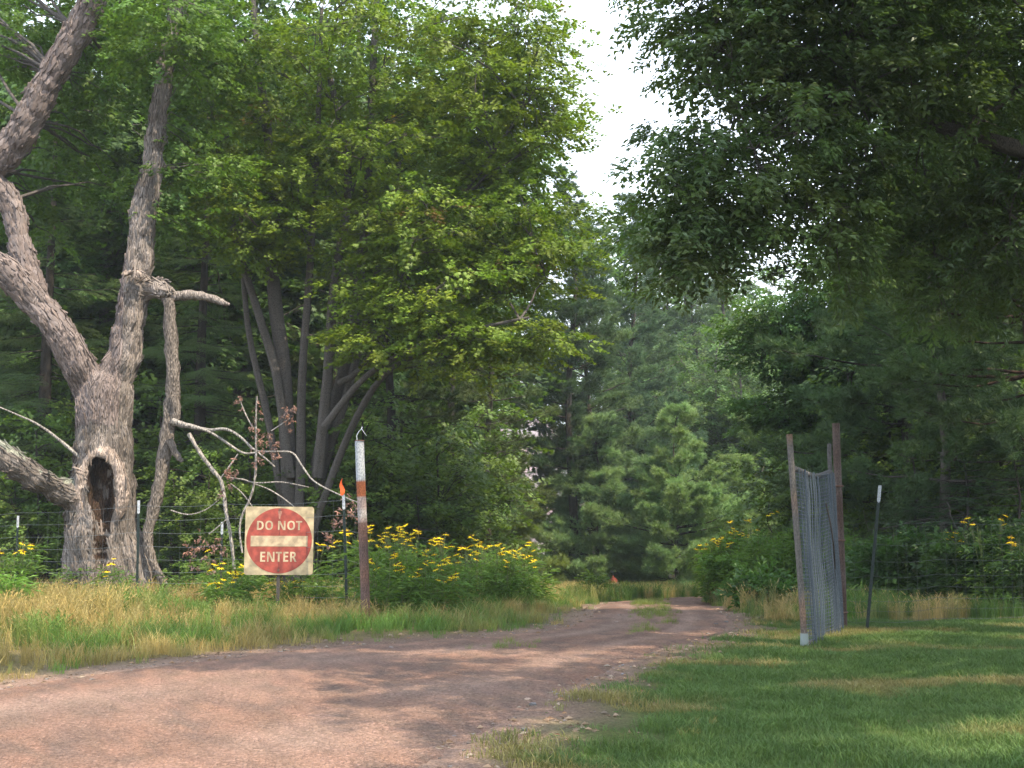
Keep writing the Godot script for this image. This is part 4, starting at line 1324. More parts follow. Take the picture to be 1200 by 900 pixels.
func woods() -> void:
	var at := Vector3(-4.066, -0.334, -24.500)
	at.y = ground(at.x, at.z)
	# the bright many-stemmed maple behind the sign
	var stems := []
	for c in [[[Vector3(-4.129, -0.400, -24.500), 0.196], [Vector3(-4.198, 0.752, -24.500), 0.183], [Vector3(-4.254, 2.046, -24.500), 0.170], [Vector3(-4.407, 4.179, -24.500), 0.144], [Vector3(-4.637, 5.846, -24.500), 0.131], [Vector3(-4.656, 7.707, -24.500), 0.105], [Vector3(-4.968, 9.944, -24.500), 0.078], [Vector3(-5.236, 12.222, -24.500), 0.052]], [[Vector3(-3.967, -0.414, -24.700), 0.184], [Vector3(-3.834, 1.398, -24.700), 0.158], [Vector3(-3.658, 2.709, -24.700), 0.145], [Vector3(-3.249, 4.202, -24.700), 0.119], [Vector3(-2.928, 6.392, -24.700), 0.092], [Vector3(-2.807, 8.968, -24.700), 0.079], [Vector3(-2.730, 11.246, -24.700), 0.066], [Vector3(-2.666, 13.207, -24.700), 0.040]],
		[[Vector3(-4.187, 2.040, -24.300), 0.091], [Vector3(-4.498, 3.991, -24.300), 0.091], [Vector3(-4.882, 5.227, -24.300), 0.078], [Vector3(-5.305, 6.560, -24.300), 0.065], [Vector3(-5.673, 8.163, -24.300), 0.045], [Vector3(-5.901, 9.358, -24.300), 0.026]], [[Vector3(-3.670, 2.037, -24.200), 0.116], [Vector3(-3.506, 3.980, -24.200), 0.103], [Vector3(-3.402, 5.790, -24.200), 0.090], [Vector3(-3.167, 7.797, -24.200), 0.077], [Vector3(-3.668, 10.354, -24.200), 0.052]], [[Vector3(-3.282, 3.796, -24.000), 0.064], [Vector3(-2.708, 4.282, -24.000), 0.058], [Vector3(-1.788, 6.247, -24.000), 0.051], [Vector3(-0.655, 7.827, -24.000), 0.038], [Vector3(0.402, 9.224, -23.400), 0.025]],
		[[Vector3(-3.468, 2.962, -23.600), 0.076], [Vector3(-2.657, 3.880, -23.300), 0.056], [Vector3(-1.547, 4.438, -23.000), 0.043], [Vector3(-0.611, 4.660, -22.700), 0.036], [Vector3(0.302, 4.813, -22.400), 0.024]]]: stems.append(stem_of(at, c))
	for c in [[[Vector3(-4.055, -0.055, -24.600), 0.098], [Vector3(-3.665, 2.049, -24.600), 0.098], [Vector3(-3.227, 3.527, -24.600), 0.082], [Vector3(-2.660, 5.864, -24.600), 0.066], [Vector3(-2.216, 8.248, -24.600), 0.041]], [[Vector3(-4.069, -0.039, -24.300), 0.097], [Vector3(-4.009, 2.040, -24.300), 0.097], [Vector3(-4.009, 3.991, -24.300), 0.081], [Vector3(-3.909, 5.809, -24.300), 0.073], [Vector3(-3.790, 8.673, -24.300), 0.057], [Vector3(-3.746, 11.259, -24.300), 0.032]], [[Vector3(-3.826, 0.761, -24.100), 0.080], [Vector3(-3.089, 2.836, -24.100), 0.072], [Vector3(-2.394, 3.936, -23.800), 0.056], [Vector3(-1.579, 4.300, -23.500), 0.047], [Vector3(-0.592, 4.057, -23.200), 0.023]], [[Vector3(-4.246, 0.752, -24.500), 0.082], [Vector3(-4.648, 3.025, -24.500), 0.073], [Vector3(-5.115, 5.009, -24.500), 0.057], [Vector3(-5.295, 7.196, -24.500), 0.041]]]: stems.append(stem_of(at, c))
	leaf_tree("maple_tree", "bright green maple of several slim dark stems behind the DO NOT ENTER sign", "", at, stems, env_of(at, [
		[Vector3(-2.521, 9.424, -24.500), Vector3(2.9, 3.0, 2.4), 140], [Vector3(-0.165, 9.428, -24.000), Vector3(1.5, 2.0, 1.6), 64], [Vector3(0.533, 10.354, -24.200), Vector3(0.6, 1.5, 0.9), 20], [Vector3(0.129, 6.699, -23.800), Vector3(1.35, 1.3, 1.3), 48], [Vector3(-1.585, 6.124, -23.400), Vector3(1.9, 1.5, 1.5), 62],
		[Vector3(-0.156, 4.497, -23.200), Vector3(1.1, 0.75, 0.9), 22], [Vector3(-4.874, 8.022, -23.800), Vector3(1.5, 2.2, 1.4), 56], [Vector3(-2.039, 4.669, -23.300), Vector3(1.2, 0.7, 0.9), 20], [Vector3(-3.086, 14.364, -24.500), Vector3(4.0, 1.8, 3.0), 36]]),
		"maple", "leaf", "bark_grey", Color(0.20, 0.275, 0.036), 101, 14, 0.6, 1.0, 0.3)
	# oak on the right, its trunk outside the frame, its boughs over the lawn
	at = on(9.2, -11.5)
	leaf_tree("oak_tree", "dark spreading oak whose boughs hang over the lawn on the right", "", at, [
		[[Vector3(0, -0.2, 0), 0.42], [Vector3(0, 2.0, 0), 0.34], [Vector3(-0.3, 4.0, -0.2), 0.28], [Vector3(-0.6, 6.5, -0.4), 0.2], [Vector3(-0.4, 9.5, -0.2), 0.1]],
		[[Vector3(-0.1, 3.0, 0), 0.17], [Vector3(-1.6, 4.4, -0.9), 0.13], [Vector3(-3.4, 5.1, -1.8), 0.1], [Vector3(-5.2, 5.7, -2.0), 0.06], [Vector3(-7.0, 6.3, -2.2), 0.03]],
		[[Vector3(-0.2, 3.6, 0), 0.15], [Vector3(-1.4, 5.4, 1.6), 0.12], [Vector3(-2.6, 6.4, 3.6), 0.09], [Vector3(-4.2, 7.0, 5.6), 0.05]],
		[[Vector3(-0.4, 5.0, -0.2), 0.13], [Vector3(-2.4, 7.0, -1.0), 0.1], [Vector3(-4.6, 8.2, -1.6), 0.05]]],
		env_of(at, [[Vector3(5.6, 7.4, -14.0), Vector3(2.9, 2.6, 2.2), 150], [Vector3(3.1, 5.6, -13.6), Vector3(1.6, 1.9, 1.5), 62], [Vector3(3.2, 7.6, -13.6), Vector3(1.7, 1.9, 1.6), 66], [Vector3(5.9, 4.7, -14.6), Vector3(2.4, 1.1, 1.4), 62],
		[Vector3(4.4, 9.8, -12.0), Vector3(3.2, 1.5, 3.0), 50], [Vector3(7.4, 7.4, -8.0), Vector3(3.6, 2.2, 2.6), 95], [Vector3(4.4, 7.4, -5.8), Vector3(2.6, 1.3, 2.2), 62], [Vector3(3.3, 8.4, -9.9), Vector3(2.9, 0.5, 0.45), 78], [Vector3(1.95, 4.6, -13.6), Vector3(0.75, 1.0, 0.8), 24], [Vector3(2.1, 6.5, -13.5), Vector3(0.5, 1.0, 0.6), 8], [Vector3(1.2, 8.2, -8.0), Vector3(2.4, 0.5, 0.35), 40]]),
		"oak", "leaf_dark", "bark_grey", Color(0.108, 0.165, 0.048), 103, 20, 0.55, 0.88, 0.6, 0.3)
	at = on(9.5, -2.5)
	leaf_tree("oak_tree", "oak outside the frame that shades the near lawn and track", "", at, [
		[[Vector3(0, -0.2, 0), 0.3], [Vector3(0, 2.5, 0), 0.24], [Vector3(-0.3, 5.0, 0), 0.17], [Vector3(-0.4, 8.0, 0), 0.08]], [[Vector3(-0.1, 3.4, 0), 0.12], [Vector3(-2.0, 5.0, 0.2), 0.09], [Vector3(-4.0, 6.0, 0.2), 0.05]]],
		env_of(at, [[Vector3(9.0, 7.0, -2.5), Vector3(3.0, 2.0, 2.6), 60], [Vector3(5.2, 6.6, -3.2), Vector3(2.6, 0.6, 0.7), 34]]),
		"oak", "leaf_dark", "bark_dark", Color(0.05, 0.095, 0.024), 104, 13, 0.6, 1.0, 0.5, 0.3)
	# dense broadleaf between the gate and the far wood
	at = Vector3(7.228, -0.594, -29.500)
	at.y = ground(at.x, at.z)
	leaf_tree("linden_tree", "low dense dark green broadleaf tree behind the mesh gate", "", at, [[[Vector3(0, -0.2, 0), 0.16], [Vector3(-0.1, 2.0, 0.1), 0.13], [Vector3(-0.3, 4.0, 0.1), 0.09], [Vector3(-0.5, 6.0, 0), 0.04]]],
		env_of(at, [[Vector3(6.287, 5.228, -28.500), Vector3(1.5, 1.3, 1.2), 66], [Vector3(7.668, 5.228, -28.500), Vector3(1.6, 2.1, 1.3), 84], [Vector3(6.453, 3.714, -28.800), Vector3(1.25, 0.9, 1.0), 34], [Vector3(7.499, 2.966, -29.200), Vector3(1.5, 1.4, 1.1), 50]]),
		"small", "leaf", "bark_dark", Color(0.10, 0.18, 0.048), 105, 13, 0.5, 1.0, 0.35)
	# conifers on the right
	at = Vector3(7.770, -0.058, -18.800)
	pine("red_pine", "red barked pine trunk at the right edge of the wood", "", on(at.x, at.z), 13.0, 2.6, 2.6, Color(0.10, 0.15, 0.055), 201, 1.3, 0.0, 0, Vector3.ZERO, "bark_red", 1.2)
	at = Vector3(7.193, -0.256, -23.000)
	pine("dark_pine", "dark pine behind the right hand wire fence, left of the red trunk", "", on(at.x, at.z), 11.5, 2.5, 1.3, Color(0.10, 0.155, 0.06), 202, 1.6, 0.0, 3, Vector3.ZERO, "bark_dark", 1.1)
	at = Vector3(8.972, -0.360, -25.000)
	pine("dark_pine", "dark pine seen between the two nearest pines on the right", "", on(at.x, at.z), 12.5, 2.6, 1.2, Color(0.10, 0.155, 0.06), 203, 1.6, 0.0, 3, Vector3.ZERO, "bark_dark", 1.1)
	at = Vector3(8.213, -0.568, -29.000)
	spruce("spruce_tree", "dark spruce directly behind the leaning fence post on the right", "", on(at.x, at.z), 11.0, 2.4, 0.6, Color(0.09, 0.15, 0.06), 204)
	at = Vector3(7.051, -0.152, -21.000)
	pine("dark_pine", "pine with bare grey lower twigs at the right fence", "", on(at.x, at.z), 8.0, 1.9, 2.2, Color(0.10, 0.155, 0.055), 205, 1.0, 0.05, 26, Vector3.ZERO, "bark_grey", 1.0)
	# spruces behind the hollow maple
	var k := 0
	for q in [[-40, 30, 13.0, 2.5, "spruce at the far left edge of the wood"], [48, 27.5, 12.0, 2.3, "spruce left of the hollow maple, boughs reaching low"], [150, 30.0, 13.5, 2.6, "spruce straight behind the hollow maple"],
		[232, 27.0, 11.0, 2.2, "spruce between the hollow maple and the sign"], [285, 32.0, 13.0, 2.4, "spruce behind the bright maple's left stems"], [95, 34.0, 14.0, 2.6, "spruce deep in the wood left of the hollow maple"], [205, 35.0, 14.0, 2.5, "spruce deep in the wood above the dead limb"]]:
		at = Vector3(-11.856, -0.620, -30.000)
		var f: float = q[1] * 0.9946
		at = on((q[0] - 600.0) / 1500.0 * f, -q[1])
		spruce("spruce_tree", q[4], "", at, q[2], q[3], 0.5, Color(0.125, 0.18, 0.06), 210 + k)
		k += 1
	# thin pines and bare conifers behind the thick post
	for q in [[456, 27.0, 10.5, 1.7, 4.0, 26, 0.5, "dark trunked pine with bare lower boughs right of the sign"], [520, 30.0, 10.0, 1.8, 2.6, 30, 0.55, "thin leaning pine with dead grey boughs behind the coneflowers"], [395, 31.0, 12.0, 1.8, 2.6, 26, 0.6, "pine behind the bright maple's right hand stems"], [572, 33.0, 10.0, 1.9, 1.6, 20, 0.8, "brownish pine left of the gap above the track"], [490, 36.0, 12.0, 2.2, 1.0, 10, 1.0, "pine deep behind the thick rusty post"]]:
		at = on((q[0] - 600.0) / 1500.0 * q[1], -q[1])
		pine("thin_pine", q[7], "", at, q[2], q[3], q[4], Color(0.105, 0.135, 0.045), 230 + k, q[6], 0.0, q[5], Vector3(0.5 if q[0] == 520 else 0.0, 0, 0))
		k += 1
	# pines about the far bend
	for q in [[692, 50.0, 14.6, 2.7, 4.6, 1.5, Color(0.13, 0.195, 0.075), 10, "tall ragged jack pine standing behind the far bend"], [742, 57.0, 17.6, 3.0, 3.5, 1.25, Color(0.10, 0.165, 0.08), 6, "tallest far pine under the gap of sky"], [670, 47.0, 16.0, 1.9, 4.6, 1.2, Color(0.07, 0.115, 0.045), 8, "tall pine left of the sky gap, its crown beside the bright maple"],
		[700, 47.0, 6.6, 2.8, 0.3, 2.3, Color(0.235, 0.335, 0.13), 0, "bushy young white pine left of centre at the far bend"], [792, 45.0, 6.3, 3.0, 0.2, 2.4, Color(0.235, 0.335, 0.125), 0, "bushy young white pine in the middle of the far bend"], [865, 48.0, 5.0, 2.3, 0.3, 2.0, Color(0.24, 0.32, 0.105), 0, "smallest young white pine at the right of the far bend"],
		[590, 37.0, 4.2, 1.7, 0.3, 1.7, Color(0.2, 0.25, 0.06), 0, "yellowish young pine beside the coneflowers"], [640, 52.0, 5.2, 2.2, 0.3, 1.8, Color(0.17, 0.235, 0.08), 0, "pale young pine under the pinkish bank"], [606, 66.0, 19.5, 2.6, 10.0, 0.9, Color(0.07, 0.115, 0.045), 6, "tall pine whose crown closes the view above the pinkish bank"], [745, 58.0, 9.0, 3.0, 0.8, 1.6, Color(0.13, 0.2, 0.09), 0, "pine behind the young white pines"]]:
		at = on((q[0] - 600.0) / 1500.0 * q[1], -q[1])
		pine("pine_tree", q[8], "", at, q[2], q[3], q[4], q[6], 250 + k, q[5], 0.12, q[7], Vector3.ZERO, "bark_dark", 1.35, 0.013)
		k += 1
	# the wood beyond: three kinds, copied
	var protos := [
		leaf_tree("far_broadleaf", "pale hazy broadleaf tree right of the tall far pines", "", on(13.0, -88.0), [[[Vector3(0, -0.3, 0), 0.2], [Vector3(0.1, 4, 0), 0.15], [Vector3(-0.1, 8, 0.1), 0.09], [Vector3(0, 11, 0), 0.03]]],
			[[Vector3(0, 7.4, 0), Vector3(2.9, 5.0, 2.9), 120], [Vector3(0.3, 3.2, 0), Vector3(2.2, 1.9, 2.2), 34]], "maple", "leaf", "bark_grey", Color(0.14, 0.225, 0.065), 301, 12, 0.7, 1.5, 0.45),
		spruce("far_spruce", "dark spruce in the shade right of the track's far end", "", on(14.5, -44.0), 10.0, 2.6, 0.4, Color(0.09, 0.145, 0.06), 302, 0.55),
		pine("far_pine", "far pine standing right of the young white pines", "", on(16.0, -60.0), 12.5, 2.5, 1.2, Color(0.12, 0.18, 0.075), 303, 0.9, 0.1, 6, Vector3.ZERO, "bark_dark", 1.3)]
	rng.seed = 404
	var rows := [
		[0, 62, [790, 835, 880, 930, 985], "broadleaf of the hazy wood beyond the far bend"], [0, 80, [768, 806, 846], "tall broadleaf closing the far view under the oak", 1.75], [0, 33, [-30, 118, 212, 300, 418], "tall broadleaf standing among the left spruces", 1.5], [0, 90, [690, 735, 770, 812, 870], "broadleaf of the farthest hazy wood"], [2, 68, [775, 815, 852], "tall pine beyond the young white pines", 1.45], [2, 74, [715, 765, 850, 905], "pine of the hazy wood beyond the far bend"],
		[1, 37, [1000, 1060, 1120], "spruce of the dark wood behind the mesh gate"], [0, 34, [1075, 1130, 1185, 1240], "broadleaf of the dark wood behind the right fence"], [2, 31, [1110, 1190, 1260], "pine of the dark wood behind the right fence"],
		[0, 39, [-60, 10, 80, 165, 250, 330, 415, 490], "broadleaf of the wood behind the spruces on the left", 1.35], [1, 45, [-30, 60, 130, 220, 300, 380, 450, 520, 565], "spruce at the back of the wood on the left"], [0, 54, [20, 110, 200, 290, 370, 450, 530], "broadleaf at the back of the wood on the left", 1.75],
		[2, 60, [520, 560], "pine at the back left of the gap", 1.2], [1, 56, [930, 990, 1050, 1120, 1190], "spruce at the back of the wood on the right"]]
	for r in rows:
		var n := 0
		for u in r[2]:
			n += 1
			var d: float = r[1] + rr(-2.5, 2.5)
			var x: float = (u + rr(-12, 12) - 600.0) / 1500.0 * d
			copy_of(protos[r[0]], on(x, -d), rr(0, TAU), rr(0.9, 1.15) * (r[4] if r.size() > 4 else 1.0), ordinal(n) + r[3], r[3].replace("broadleaf of", "broadleaves of").replace("pine of", "pines of"))

func fences() -> void:
	t_post("dark T-post with white tip against the hollow maple's trunk", Vector3(-5.560, -0.072, -19.200), 1.62, Vector3(-0.01, 0, 0))
	t_post("dark T-post at the far left, mostly hidden by weeds", Vector3(-8.252, -0.178, -21.500), 1.5)
	t_post("dark T-post with an orange ribbon, between sign and thick post", Vector3(-2.158, -0.020, -17.000), 1.62, Vector3(-0.045, 0, 0))
	t_post("T-post showing its tip behind the dead leaves left of the sign", Vector3(-4.615, -0.126, -20.500), 1.35)
	t_post("leaning dark T-post with white tip, right of the gate", Vector3(4.100, 0.000, -15.000), 1.68, Vector3(0.12, 0, 0))
	var tip := Vector3(-2.231, -0.020, -17.000)
	tip.y = ground(tip.x, tip.z) + 1.6
	var rib := Mb.new()
	for s in 2:
		var a := Vector3(-0.03, 0.03, 0.012 * s)
		for i in 6:
			var y := 0.0 + 0.05 * i
			var w: float = [0.05, 0.075, 0.085, 0.075, 0.045, 0.02][i]
			var w2: float = [0.075, 0.085, 0.075, 0.045, 0.02, 0.004][i]
			var o := Vector3(0.02 * sin(i * 1.1), 0, 0.015 * sin(i * 0.9 + s))
			var o2 := Vector3(0.02 * sin(i * 1.1 + 1.1), 0, 0.015 * sin(i * 0.9 + 0.9 + s))
			rib.quad(a + o + Vector3(-w * 0.5, y, 0), a + o + Vector3(w * 0.5, y, 0), a + o2 + Vector3(w2 * 0.5, y + 0.05, 0), a + o2 + Vector3(-w2 * 0.5, y + 0.05, 0), Vector3(0, 0, 1))
	var rb := put("ribbon", rib.done(), M.flag_orange, self)
	rb.position = tip
	rb.scale = Vector3.ONE * 0.75
	tag(rb, "small orange ribbon tied to the top of a dark T-post", "flag")
	var n := 0
	for q in [[611, 53.0], [641, 54.0], [677, 54.0], [719, 55.0], [781, 55.0]]:
		var p := on((q[0] - 600.0) / 1500.0 * q[1], -q[1])
		n += 1
		t_post(ordinal(n) + "white tipped T-post of the far fence under the young pines", p, 1.35, Vector3.ZERO, "T-posts of the far fence")
	var hs := [0.12, 0.27, 0.42, 0.58, 0.76, 0.95, 1.15, 1.35, 1.55]
	wire_fence("wire_fence", "woven wire fence running from the thick post past the hollow maple", [Vector3(-1.800, -0.011, -16.100), Vector3(-2.164, -0.021, -17.050), Vector3(-4.254, -0.061, -18.900), Vector3(-5.575, -0.074, -19.250), Vector3(-8.271, -0.181, -21.550), Vector3(-10.449, -0.256, -23.000)], hs, 0.3, "fence_wire")
	wire_fence("wire_fence", "woven wire fence from the gate to the right edge, before dark pines", [Vector3(3.937, -0.004, -15.400), Vector3(4.134, -0.001, -15.050), Vector3(5.127, -0.006, -15.600), Vector3(7.053, -0.015, -16.500)], [0.1, 0.22, 0.34, 0.48, 0.62, 0.8, 1.0, 1.25], 0.15, "dark_wire")
	wire_fence("wire_fence", "far wire fence across the end of the track", [Vector3(0.385, -1.650, -53.050), Vector3(1.461, -1.691, -54.050), Vector3(2.744, -1.691, -54.050), Vector3(4.319, -1.717, -55.050), Vector3(6.569, -1.717, -55.050), Vector3(8.862, -1.741, -56.000)], [0.4, 0.8, 1.2], 0.6, "fence_wire")

func undergrowth() -> void:
	var g1 := "leafy weeds at the foot of the wood on the left"
	var k := 0
	# bright weeds left
	for q in [[18, 17.6, 0.65, 0.3, "bright green fern-like weed clump at the left edge"], [90, 21.0, 0.7, 0.5, "low weeds left of the hollow maple's foot"], [225, 20.2, 0.6, 0.5, "low weeds right of the hollow maple's foot"], [290, 21.5, 0.8, 0.5, "weeds behind the left side of the sign"], [372, 17.9, 0.6, 0.35, "weeds at the right foot of the sign"],
		[455, 17.6, 0.95, 0.5, "tall green weeds just right of the thick post"], [495, 18.6, 1.05, 0.55, "tall green weeds in the middle of the coneflower bank"], [585, 19.8, 0.8, 0.5, "green weeds near the right end of the coneflower bank"], [630, 20.6, 0.6, 0.4, "last low weeds of the left bank beside the track"], [693, 31.0, 0.8, 0.3, "dark upright weed at the left of the far track"]]:
		var p := on((q[0] - 600.0) / 1500.0 * q[1], -q[1])
		shrub("weed_clump", q[4], "weeds", "", p, q[2], q[3] * 0.9, 13, "weed", Color(0.135, 0.22, 0.045) if q[0] > 20 else Color(0.16, 0.29, 0.05), 500 + k, 1.0)
		k += 1
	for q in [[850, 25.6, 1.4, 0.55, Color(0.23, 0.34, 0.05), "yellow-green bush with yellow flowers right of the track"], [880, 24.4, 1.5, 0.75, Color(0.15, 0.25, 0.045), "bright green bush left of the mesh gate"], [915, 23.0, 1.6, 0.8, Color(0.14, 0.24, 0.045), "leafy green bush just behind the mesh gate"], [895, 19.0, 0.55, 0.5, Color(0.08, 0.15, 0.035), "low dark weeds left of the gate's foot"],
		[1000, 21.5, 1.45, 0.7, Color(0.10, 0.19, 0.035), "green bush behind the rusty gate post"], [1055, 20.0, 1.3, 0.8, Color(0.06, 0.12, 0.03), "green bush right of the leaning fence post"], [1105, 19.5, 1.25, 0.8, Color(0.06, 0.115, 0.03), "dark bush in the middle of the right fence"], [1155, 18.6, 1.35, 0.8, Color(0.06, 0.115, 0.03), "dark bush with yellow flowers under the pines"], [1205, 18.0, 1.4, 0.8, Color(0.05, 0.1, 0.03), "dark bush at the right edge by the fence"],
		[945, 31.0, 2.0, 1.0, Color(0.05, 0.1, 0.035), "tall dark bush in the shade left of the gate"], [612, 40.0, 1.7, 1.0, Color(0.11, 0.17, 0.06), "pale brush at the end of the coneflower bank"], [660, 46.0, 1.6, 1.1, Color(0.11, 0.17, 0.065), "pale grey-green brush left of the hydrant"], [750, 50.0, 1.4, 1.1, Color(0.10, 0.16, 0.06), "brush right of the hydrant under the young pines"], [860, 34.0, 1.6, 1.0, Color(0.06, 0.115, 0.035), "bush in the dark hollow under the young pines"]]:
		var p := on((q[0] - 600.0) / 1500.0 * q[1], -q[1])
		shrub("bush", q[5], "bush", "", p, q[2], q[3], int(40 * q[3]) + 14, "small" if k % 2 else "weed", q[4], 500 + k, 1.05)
		k += 1
	# small spruces and saplings filling the foot of the left wood
	for q in [[205, 24.5, 2.6, 1.1, "spruce sapling behind the dead limb"], [20, 25.0, 2.4, 1.1, "spruce sapling at the left behind the fence"], [270, 26.0, 2.2, 1.0, "spruce sapling left of the bright maple's foot"], [405, 26.0, 2.4, 1.0, "spruce sapling right of the bright maple's foot"], [490, 25.0, 2.2, 0.9, "spruce sapling behind the coneflowers"], [120, 25.5, 2.8, 1.2, "spruce sapling straight behind the hollow trunk"], [440, 28.0, 3.2, 1.3, "spruce sapling behind the thick post"], [330, 29.0, 3.4, 1.3, "spruce sapling behind the bright maple's stems"], [540, 27.0, 2.6, 1.1, "spruce sapling at the right of the left wood"], [-20, 27.0, 3.0, 1.3, "spruce sapling at the very left edge"],
		[1130, 20.5, 2.6, 1.2, "dark spruce sapling behind the right fence"], [1070, 21.5, 2.8, 1.2, "dark spruce sapling right of the leaning post"], [1190, 19.5, 2.4, 1.1, "dark spruce sapling at the right edge"], [960, 28.0, 3.0, 1.3, "dark spruce sapling behind the mesh gate"]]:
		var p := on((q[0] - 600.0) / 1500.0 * q[1], -q[1])
		spruce("spruce_sapling", q[4], "", p, q[2], q[3], 0.15, Color(0.06, 0.11, 0.04), 560 + k, 0.3)
		k += 1
	# leafy saplings of the understory
	var young := leaf_tree("young_maple", "leafy sapling directly left of the sign's upper corner, deep in shade", "", on(-5.2, -25.5), [[[Vector3(0, -0.1, 0), 0.035], [Vector3(0.05, 1.5, 0), 0.028], [Vector3(-0.05, 3.2, 0.05), 0.015]], [[Vector3(0.02, 0.6, 0), 0.02], [Vector3(0.5, 1.8, 0.2), 0.012]], [[Vector3(0.02, 0.8, 0), 0.02], [Vector3(-0.5, 2.0, -0.1), 0.012]]],
		[[Vector3(0, 2.5, 0), Vector3(1.2, 1.4, 1.1), 34], [Vector3(0, 1.1, 0), Vector3(1.1, 0.7, 1.0), 16]], "maple", "leaf", "bark_dark", Color(0.15, 0.23, 0.045), 570, 9, 0.5, 0.95, 0.35)
	rng.seed = 571
	for q in [[-30, 26.0, 1.2, "leafy sapling at the left edge, behind the low limb"], [45, 24.5, 1.0, "leafy sapling left of the hollow trunk"], [78, 28.5, 1.5, "taller leafy sapling above the low limb"], [190, 26.5, 1.3, "leafy sapling behind the hanging dead limb"], [245, 24.2, 0.8, "small leafy sapling behind the bare twigs"], [385, 25.6, 1.0, "leafy sapling between sign and ribboned post"], [428, 25.0, 1.1, "leafy sapling behind the thick post"], [470, 27.5, 1.3, "leafy sapling above the left part of the coneflowers"], [515, 26.0, 1.0, "leafy sapling above the middle of the coneflowers"], [552, 29.0, 1.2, "leafy sapling above the right part of the coneflowers"],
		[1045, 23.5, 1.1, "leafy sapling behind the leaning post"], [1100, 24.0, 1.3, "leafy sapling behind the middle of the right fence"], [1170, 22.0, 1.2, "leafy sapling at the right fence near the edge"], [925, 30.0, 1.0, "leafy sapling left of the mesh gate"], [1000, 27.0, 1.5, "leafy sapling above the rusty gate post"]]:
		copy_of(young, on((q[0] - 600.0) / 1500.0 * q[1], -q[1]), rr(0, TAU), q[2], q[3])
	# coneflowers
	var spots := [["yellow coneflower at the far left in front of the fence", [[30, 18.8, 1.1], [14, 18.6, 0.85]]], ["yellow coneflower at the foot of the hollow maple", [[143, 19.5, 0.75]]], ["yellow coneflower left of the sign", [[262, 18.4, 0.85], [272, 18.0, 0.6], [286, 18.2, 0.62], [258, 17.5, 0.42]]], ["yellow coneflower beside the sign's post", [[337, 17.9, 0.5], [366, 18.6, 1.0]]],
		["yellow coneflower in the bank right of the thick post", [[438, 16.9, 1.15], [446, 17.6, 1.2], [462, 17.2, 1.15], [470, 18.4, 1.2], [490, 17.6, 1.05], [508, 18.2, 1.1], [524, 18.6, 1.0], [415, 17.6, 1.15], [450, 16.4, 0.8], [475, 16.8, 0.7], [498, 17.0, 0.85], [515, 17.2, 0.6], [538, 17.8, 0.9]]], ["yellow coneflower at the right end of the left bank", [[556, 18.8, 1.0], [578, 19.2, 0.95], [590, 19.0, 0.85], [605, 19.8, 0.95], [622, 20.2, 0.8], [560, 19.9, 0.95]]],
		["yellow coneflower in the bushes right of the track", [[832, 25.0, 1.2], [838, 24.7, 1.35], [846, 24.8, 1.45], [855, 24.7, 1.5], [864, 24.4, 1.4], [886, 23.6, 1.6]]], ["yellow coneflower in the dark bushes at the right fence", [[1118, 18.8, 1.25], [1155, 18.0, 1.35], [1186, 17.6, 1.2]]]]
	for s in spots:
		var n := 0
		s[1].sort_custom(func(a, b): return a[0] < b[0])
		for q in s[1]:
			n += 1
			flower_plant(ordinal(n) + s[0] if s[1].size() > 1 else s[0], on((q[0] - 600.0) / 1500.0 * q[1], -q[1]), q[2], 9 if s[1].size() > 4 else 7, 600 + k)
			k += 1

